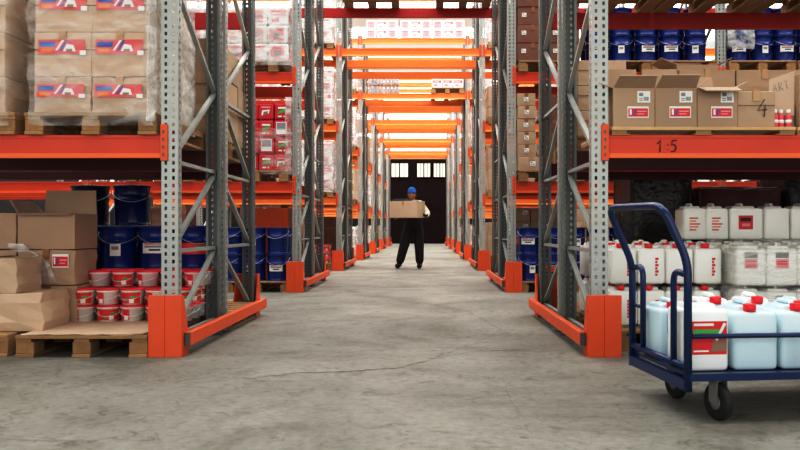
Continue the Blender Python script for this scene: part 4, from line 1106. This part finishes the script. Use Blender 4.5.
# ------------------------------------------------------------------ person
def skin_mesh(name, verts, edges, radii, m, sub=2, root=0):
    me = bpy.data.meshes.new(name); me.from_pydata([Vector(v) for v in verts], edges, []); me.update()
    o = bpy.data.objects.new(name, me); COL.objects.link(o)
    md = o.modifiers.new('s', 'SKIN'); md.use_smooth_shade = True
    if not me.skin_vertices: 
        bm = bmesh.new(); bm.from_mesh(me); bm.verts.layers.skin.verify(); bm.to_mesh(me); bm.free()
    for i, r in enumerate(radii):
        rr = r if isinstance(r, (tuple, list)) else (r, r)
        me.skin_vertices[0].data[i].radius = rr; me.skin_vertices[0].data[i].use_root = (i == root)
    o.modifiers.new('u', 'SUBSURF').levels = sub; o.modifiers[-1].render_levels = sub
    dg = bpy.context.evaluated_depsgraph_get(); ev = o.evaluated_get(dg)
    out = bpy.data.meshes.new_from_object(ev); out.name = name
    bpy.data.objects.remove(o); out.materials.clear(); out.materials.append(M[m])
    for p in out.polygons: p.use_smooth = True
    return out
# local frame: person's feet around origin, facing -Y; x to the image right
V = dict(pelvis=(0, 0, .93), waist=(0, .0, 1.06), chest=(-.01, -.01, 1.25), neckb=(-.02, -.02, 1.40), neck=(-.03, -.035, 1.455), head=(-.045, -.055, 1.53), top=(-.045, -.05, 1.62),
         hipL=(-.09, 0, .90), kneeL=(-.20, -.10, .50), ankL=(-.31, -.02, .11), toeL=(-.375, -.15, .045),
         hipR=(.09, 0, .90), kneeR=(.11, -.08, .49), ankR=(.12, .03, .10), toeR=(.10, -.11, .035),
         shL=(-.18, -.01, 1.36), elL=(-.33, -.13, 1.12), wrL=(-.40, -.36, 1.06),
         shR=(.15, -.01, 1.36), elR=(.29, -.06, 1.14), wrR=(.265, -.34, 1.10))
P = (-.20, 16.05, 0)
person = link('person', None, None, P, 0); tag(person, 'person in blue beanie and dark work clothes carrying a carton down the aisle', 'person')
names = ['pelvis', 'waist', 'chest', 'neckb', 'neck', 'hipL', 'kneeL', 'ankL', 'hipR', 'kneeR', 'ankR', 'shL', 'elL', 'wrL', 'shR', 'elR', 'wrR', 'head', 'top']
rad = dict(pelvis=(.13, .10), waist=(.12, .095), chest=(.145, .10), neckb=(.07, .06), neck=(.05, .05), hipL=.085, kneeL=.055, ankL=.038, toeL=.035, hipR=.085, kneeR=.055, ankR=.038, toeR=.035,
           shL=.06, elL=.042, wrL=.028, shR=.06, elR=.042, wrR=.028, head=(.072, .088), top=(.055, .065))
E = [('pelvis', 'waist'), ('waist', 'chest'), ('chest', 'neckb'), ('neckb', 'neck'), ('neck', 'head'), ('head', 'top'), ('pelvis', 'hipL'), ('hipL', 'kneeL'), ('kneeL', 'ankL'),
     ('pelvis', 'hipR'), ('hipR', 'kneeR'), ('kneeR', 'ankR'), ('chest', 'shL'), ('shL', 'elL'), ('elL', 'wrL'), ('chest', 'shR'), ('shR', 'elR'), ('elR', 'wrR')]
ix = {n: i for i, n in enumerate(names)}
link('body', skin_mesh('body', [V[n] for n in names], [(ix[a], ix[b_]) for a, b_ in E], [rad[n] for n in names], 'skin'), person)
def garment(name, ns, es, rs, m, pts=None):
    i2 = {n: i for i, n in enumerate(ns)}
    vv = [(pts or {}).get(n, V.get(n)) for n in ns]
    return link(name, skin_mesh(name, vv, [(i2[a], i2[b_]) for a, b_ in es], rs, m), person)
garment('jacket', ['waist', 'chest', 'neckb', 'shL', 'elL', 'wrL', 'shR', 'elR', 'wrR', 'pelvis'],
        [('pelvis', 'waist'), ('waist', 'chest'), ('chest', 'neckb'), ('chest', 'shL'), ('shL', 'elL'), ('elL', 'wrL'), ('chest', 'shR'), ('shR', 'elR'), ('elR', 'wrR')],
        [(.145, .115), (.165, .12), (.085, .075), .080, .064, .045, .080, .070, .048, (.15, .12)], 'sleeve')
garment('dungarees', ['pelvis', 'waist', 'bib', 'hipL', 'kneeL', 'ankL', 'hipR', 'kneeR', 'ankR'],
        [('pelvis', 'waist'), ('waist', 'bib'), ('pelvis', 'hipL'), ('hipL', 'kneeL'), ('kneeL', 'ankL'), ('pelvis', 'hipR'), ('hipR', 'kneeR'), ('kneeR', 'ankR')],
        [(.18, .14), (.17, .135), (.175, .130), .135, .112, .088, .135, .110, .088], 'overall', {'bib': (-.01, -.02, 1.22), 'ankL': (-.312, -.03, .085), 'ankR': (.12, .02, .08)})
for s_ in 'LR':
    a, t_ = V['ank' + s_], V['toe' + s_]
    link('boot', skin_mesh('boot', [(a[0], a[1] + .03, a[2] + .05), (a[0] + .0, a[1] + .045, max(a[2] - .06, .045)), ((a[0] + t_[0]) / 2, (a[1] + t_[1]) / 2, max((a[2] + t_[2]) / 2 - .02, .047)), (t_[0], t_[1], max(t_[2], .04))],
                          [(0, 1), (1, 2), (2, 3)], [.070, .055, .056, .045], 'boot'), person)
# gloved hands: palm, five fingers curled around the carton's lower edges
def hand(wr, dirv, side, up):
    w0 = Vector(wr); d = Vector(dirv).normalized(); u = Vector(up).normalized(); s = d.cross(u).normalized() * side
    vs = [w0, w0 + d * .045, w0 + d * .085]; es = [(0, 1), (1, 2)]; rs = [.028, (.038, .022), (.040, .020)]
    for i in range(4):
        off = s * (-.03 + .02 * i); L = [.036, .042, .040, .032][i]; k0 = len(vs)
        base = w0 + d * .09 + off
        vs += [base, base + d * L * .9 + u * .006, base + d * L * 1.4 + u * .028, base + d * L * 1.3 + u * .05]
        es += [(2, k0), (k0, k0 + 1), (k0 + 1, k0 + 2), (k0 + 2, k0 + 3)]; rs += [.0105, .0098, .0092, .008]
    k0 = len(vs); b0 = w0 + d * .04 - s * .032
    vs += [b0, b0 + d * .03 - s * .022 + u * .012, b0 + d * .055 - s * .02 + u * .035]; es += [(1, k0), (k0, k0 + 1), (k0 + 1, k0 + 2)]; rs += [.013, .011, .009]
    return skin_mesh('glove', vs, es, rs, 'glove', 1)
link('glove', hand(V['wrR'], (-.41, -.91, -.05), 1, (-.1, 0, 1)), person)
link('glove', hand(V['wrL'], (.3, -.9, .0), -1, (.1, 0, 1)), person)
# head: face details, beanie
hc = Vector((-.045, -.06, 1.545))
def ell(c, r, m, name, seg=16, cut=None, parent=person, rings=10):
    b = MB(); r_ = bmesh.ops.create_uvsphere(b.bm, u_segments=seg, v_segments=rings, radius=1); k = b.mi(m)
    for f in b.bm.faces: f.smooth = True; f.material_index = k
    for v in b.bm.verts: v.co = Vector((v.co.x * r[0], v.co.y * r[1], v.co.z * r[2])) + Vector(c)
    if cut is not None:
        bmesh.ops.delete(b.bm, geom=[v for v in b.bm.verts if v.co.z < cut], context='VERTS')
    return link(name, b.mesh(name), parent)
face = ell(hc, (.076, .094, .112), 'skin', 'face')
ell(hc + Vector((-.012, -.096, -.012)), (.012, .018, .020), 'skin', 'nose', parent=face)
ell(hc + Vector((-.010, -.084, -.055)), (.026, .010, .007), 'red_soft', 'mouth', parent=face)
for sx in (-1, 1):
    ell(hc + Vector((-.010 + sx * .028, -.084, .012)), (.011, .007, .006), 'ink', 'eye', parent=face)
    ell(hc + Vector((sx * .078, .0, -.01)), (.012, .022, .030), 'skin', 'ear', parent=face)
ell(hc + Vector((0, .012, .0)), (.082, .092, .108), 'hair', 'hair')
bb = MB(); bb.lathe([(.090, .0), (.096, .004), (.096, .045), (.090, .05), (.086, .09), (.066, .125), (.035, .145), (.003, .150)], 'beanie', seg=22)
for v in bb.bm.verts: v.co = Vector((v.co.x * .95 + hc.x, v.co.y * 1.12 + hc.y + .008 + v.co.z * .1, v.co.z * .93 + hc.z + .028))
link('beanie', bb.mesh('beanie'), person)
# carried carton and the flat dark tray behind it
SPC = ('carton', carton_body(.62, .40, .34, 'card_light', .004, 77), [tape_part(.62, .40, .34)])
make(SPC, (-.70, 15.56, 1.055), -.42, 'light brown carton carried by the person in the beanie', 'carton')
b = MB(); b.box(0, 0, 0, .34, .26, .035, 'ink', bev=.008); b.box(.03, .03, .035, .31, .23, .05, 'drum_dark', bev=.006)
o = link('document_case', b.mesh('case'), None, (-.66, 15.66, 1.397), -.42); tag(o, 'flat dark case lying on top of the carried carton', 'case')

# ------------------------------------------------------------------ lights
def area(name, loc, sx, sy, power, rot=(0, 0, 0), col=(1, 1, 1)):
    l = bpy.data.lights.new(name, 'AREA'); l.shape = 'RECTANGLE'; l.size = sx; l.size_y = sy; l.energy = power; l.color = col
    o = bpy.data.objects.new(name, l); COL.objects.link(o); o.location = loc; o.rotation_euler = rot; return o
cool = (1.0, 1.0, .97); 
area('roof_light', (0, 3.4, 9.4), 20, 2.6, 750, (math.radians(-8), 0, 0), cool)
area('roof_light', (0, 8.9, 9.4), 24, 2.0, 800, (0, 0, 0), cool)
for i, (a, b_) in enumerate(SKY[2:]):
    area('roof_light', (0, (a + b_) / 2, 9.4), 24, 2.2, [950, 1000, 950, 850, 800, 520][i], (math.radians(6), 0, 0), cool)
area('added_front_fill', (0, -3.9, 2.6), 18, 4.4, 420, (PI / 2, 0, 0), (1.0, .985, .95))  # unseen fill lamp added behind the camera to brighten front faces
wd = bpy.data.worlds.new('World'); sc.world = wd; wd.use_nodes = True
bg = wd.node_tree.nodes['Background']; bg.inputs[0].default_value = (1.0, .99, .96, 1); bg.inputs[1].default_value = .62

# ------------------------------------------------------------------ camera
cam = bpy.data.cameras.new('camera'); co = bpy.data.objects.new('camera', cam); COL.objects.link(co); sc.camera = co
co.location = (0, 0, CAMH); co.rotation_euler = (PI / 2, 0, 0)
cam.sensor_width = 36; cam.lens = 36 * 760 / 800.0
cam.shift_x = -23.5 / 800; cam.shift_y = 3.0 / 800; cam.clip_end = 200
cam.dof.use_dof = True; cam.dof.focus_distance = 12.0; cam.dof.aperture_fstop = 9.0
sc.view_settings.view_transform = 'Standard'; sc.view_settings.look = 'None'
sc.view_settings.use_curve_mapping = True
cm = sc.view_settings.curve_mapping; c = cm.curves[3]
c.points.new(.12, .065); c.points.new(.32, .285); c.points.new(.65, .73); cm.update()
sc.view_settings.gamma = 1.0; sc.view_settings.exposure = 0.0
try:
    sc.cycles.use_denoising = True; sc.cycles.max_bounces = 6; sc.cycles.transparent_max_bounces = 12; sc.cycles.diffuse_bounces = 3; sc.cycles.caustics_reflective = False; sc.cycles.caustics_refractive = False
    sc.cycles.sample_clamp_indirect = 4
except Exception: pass
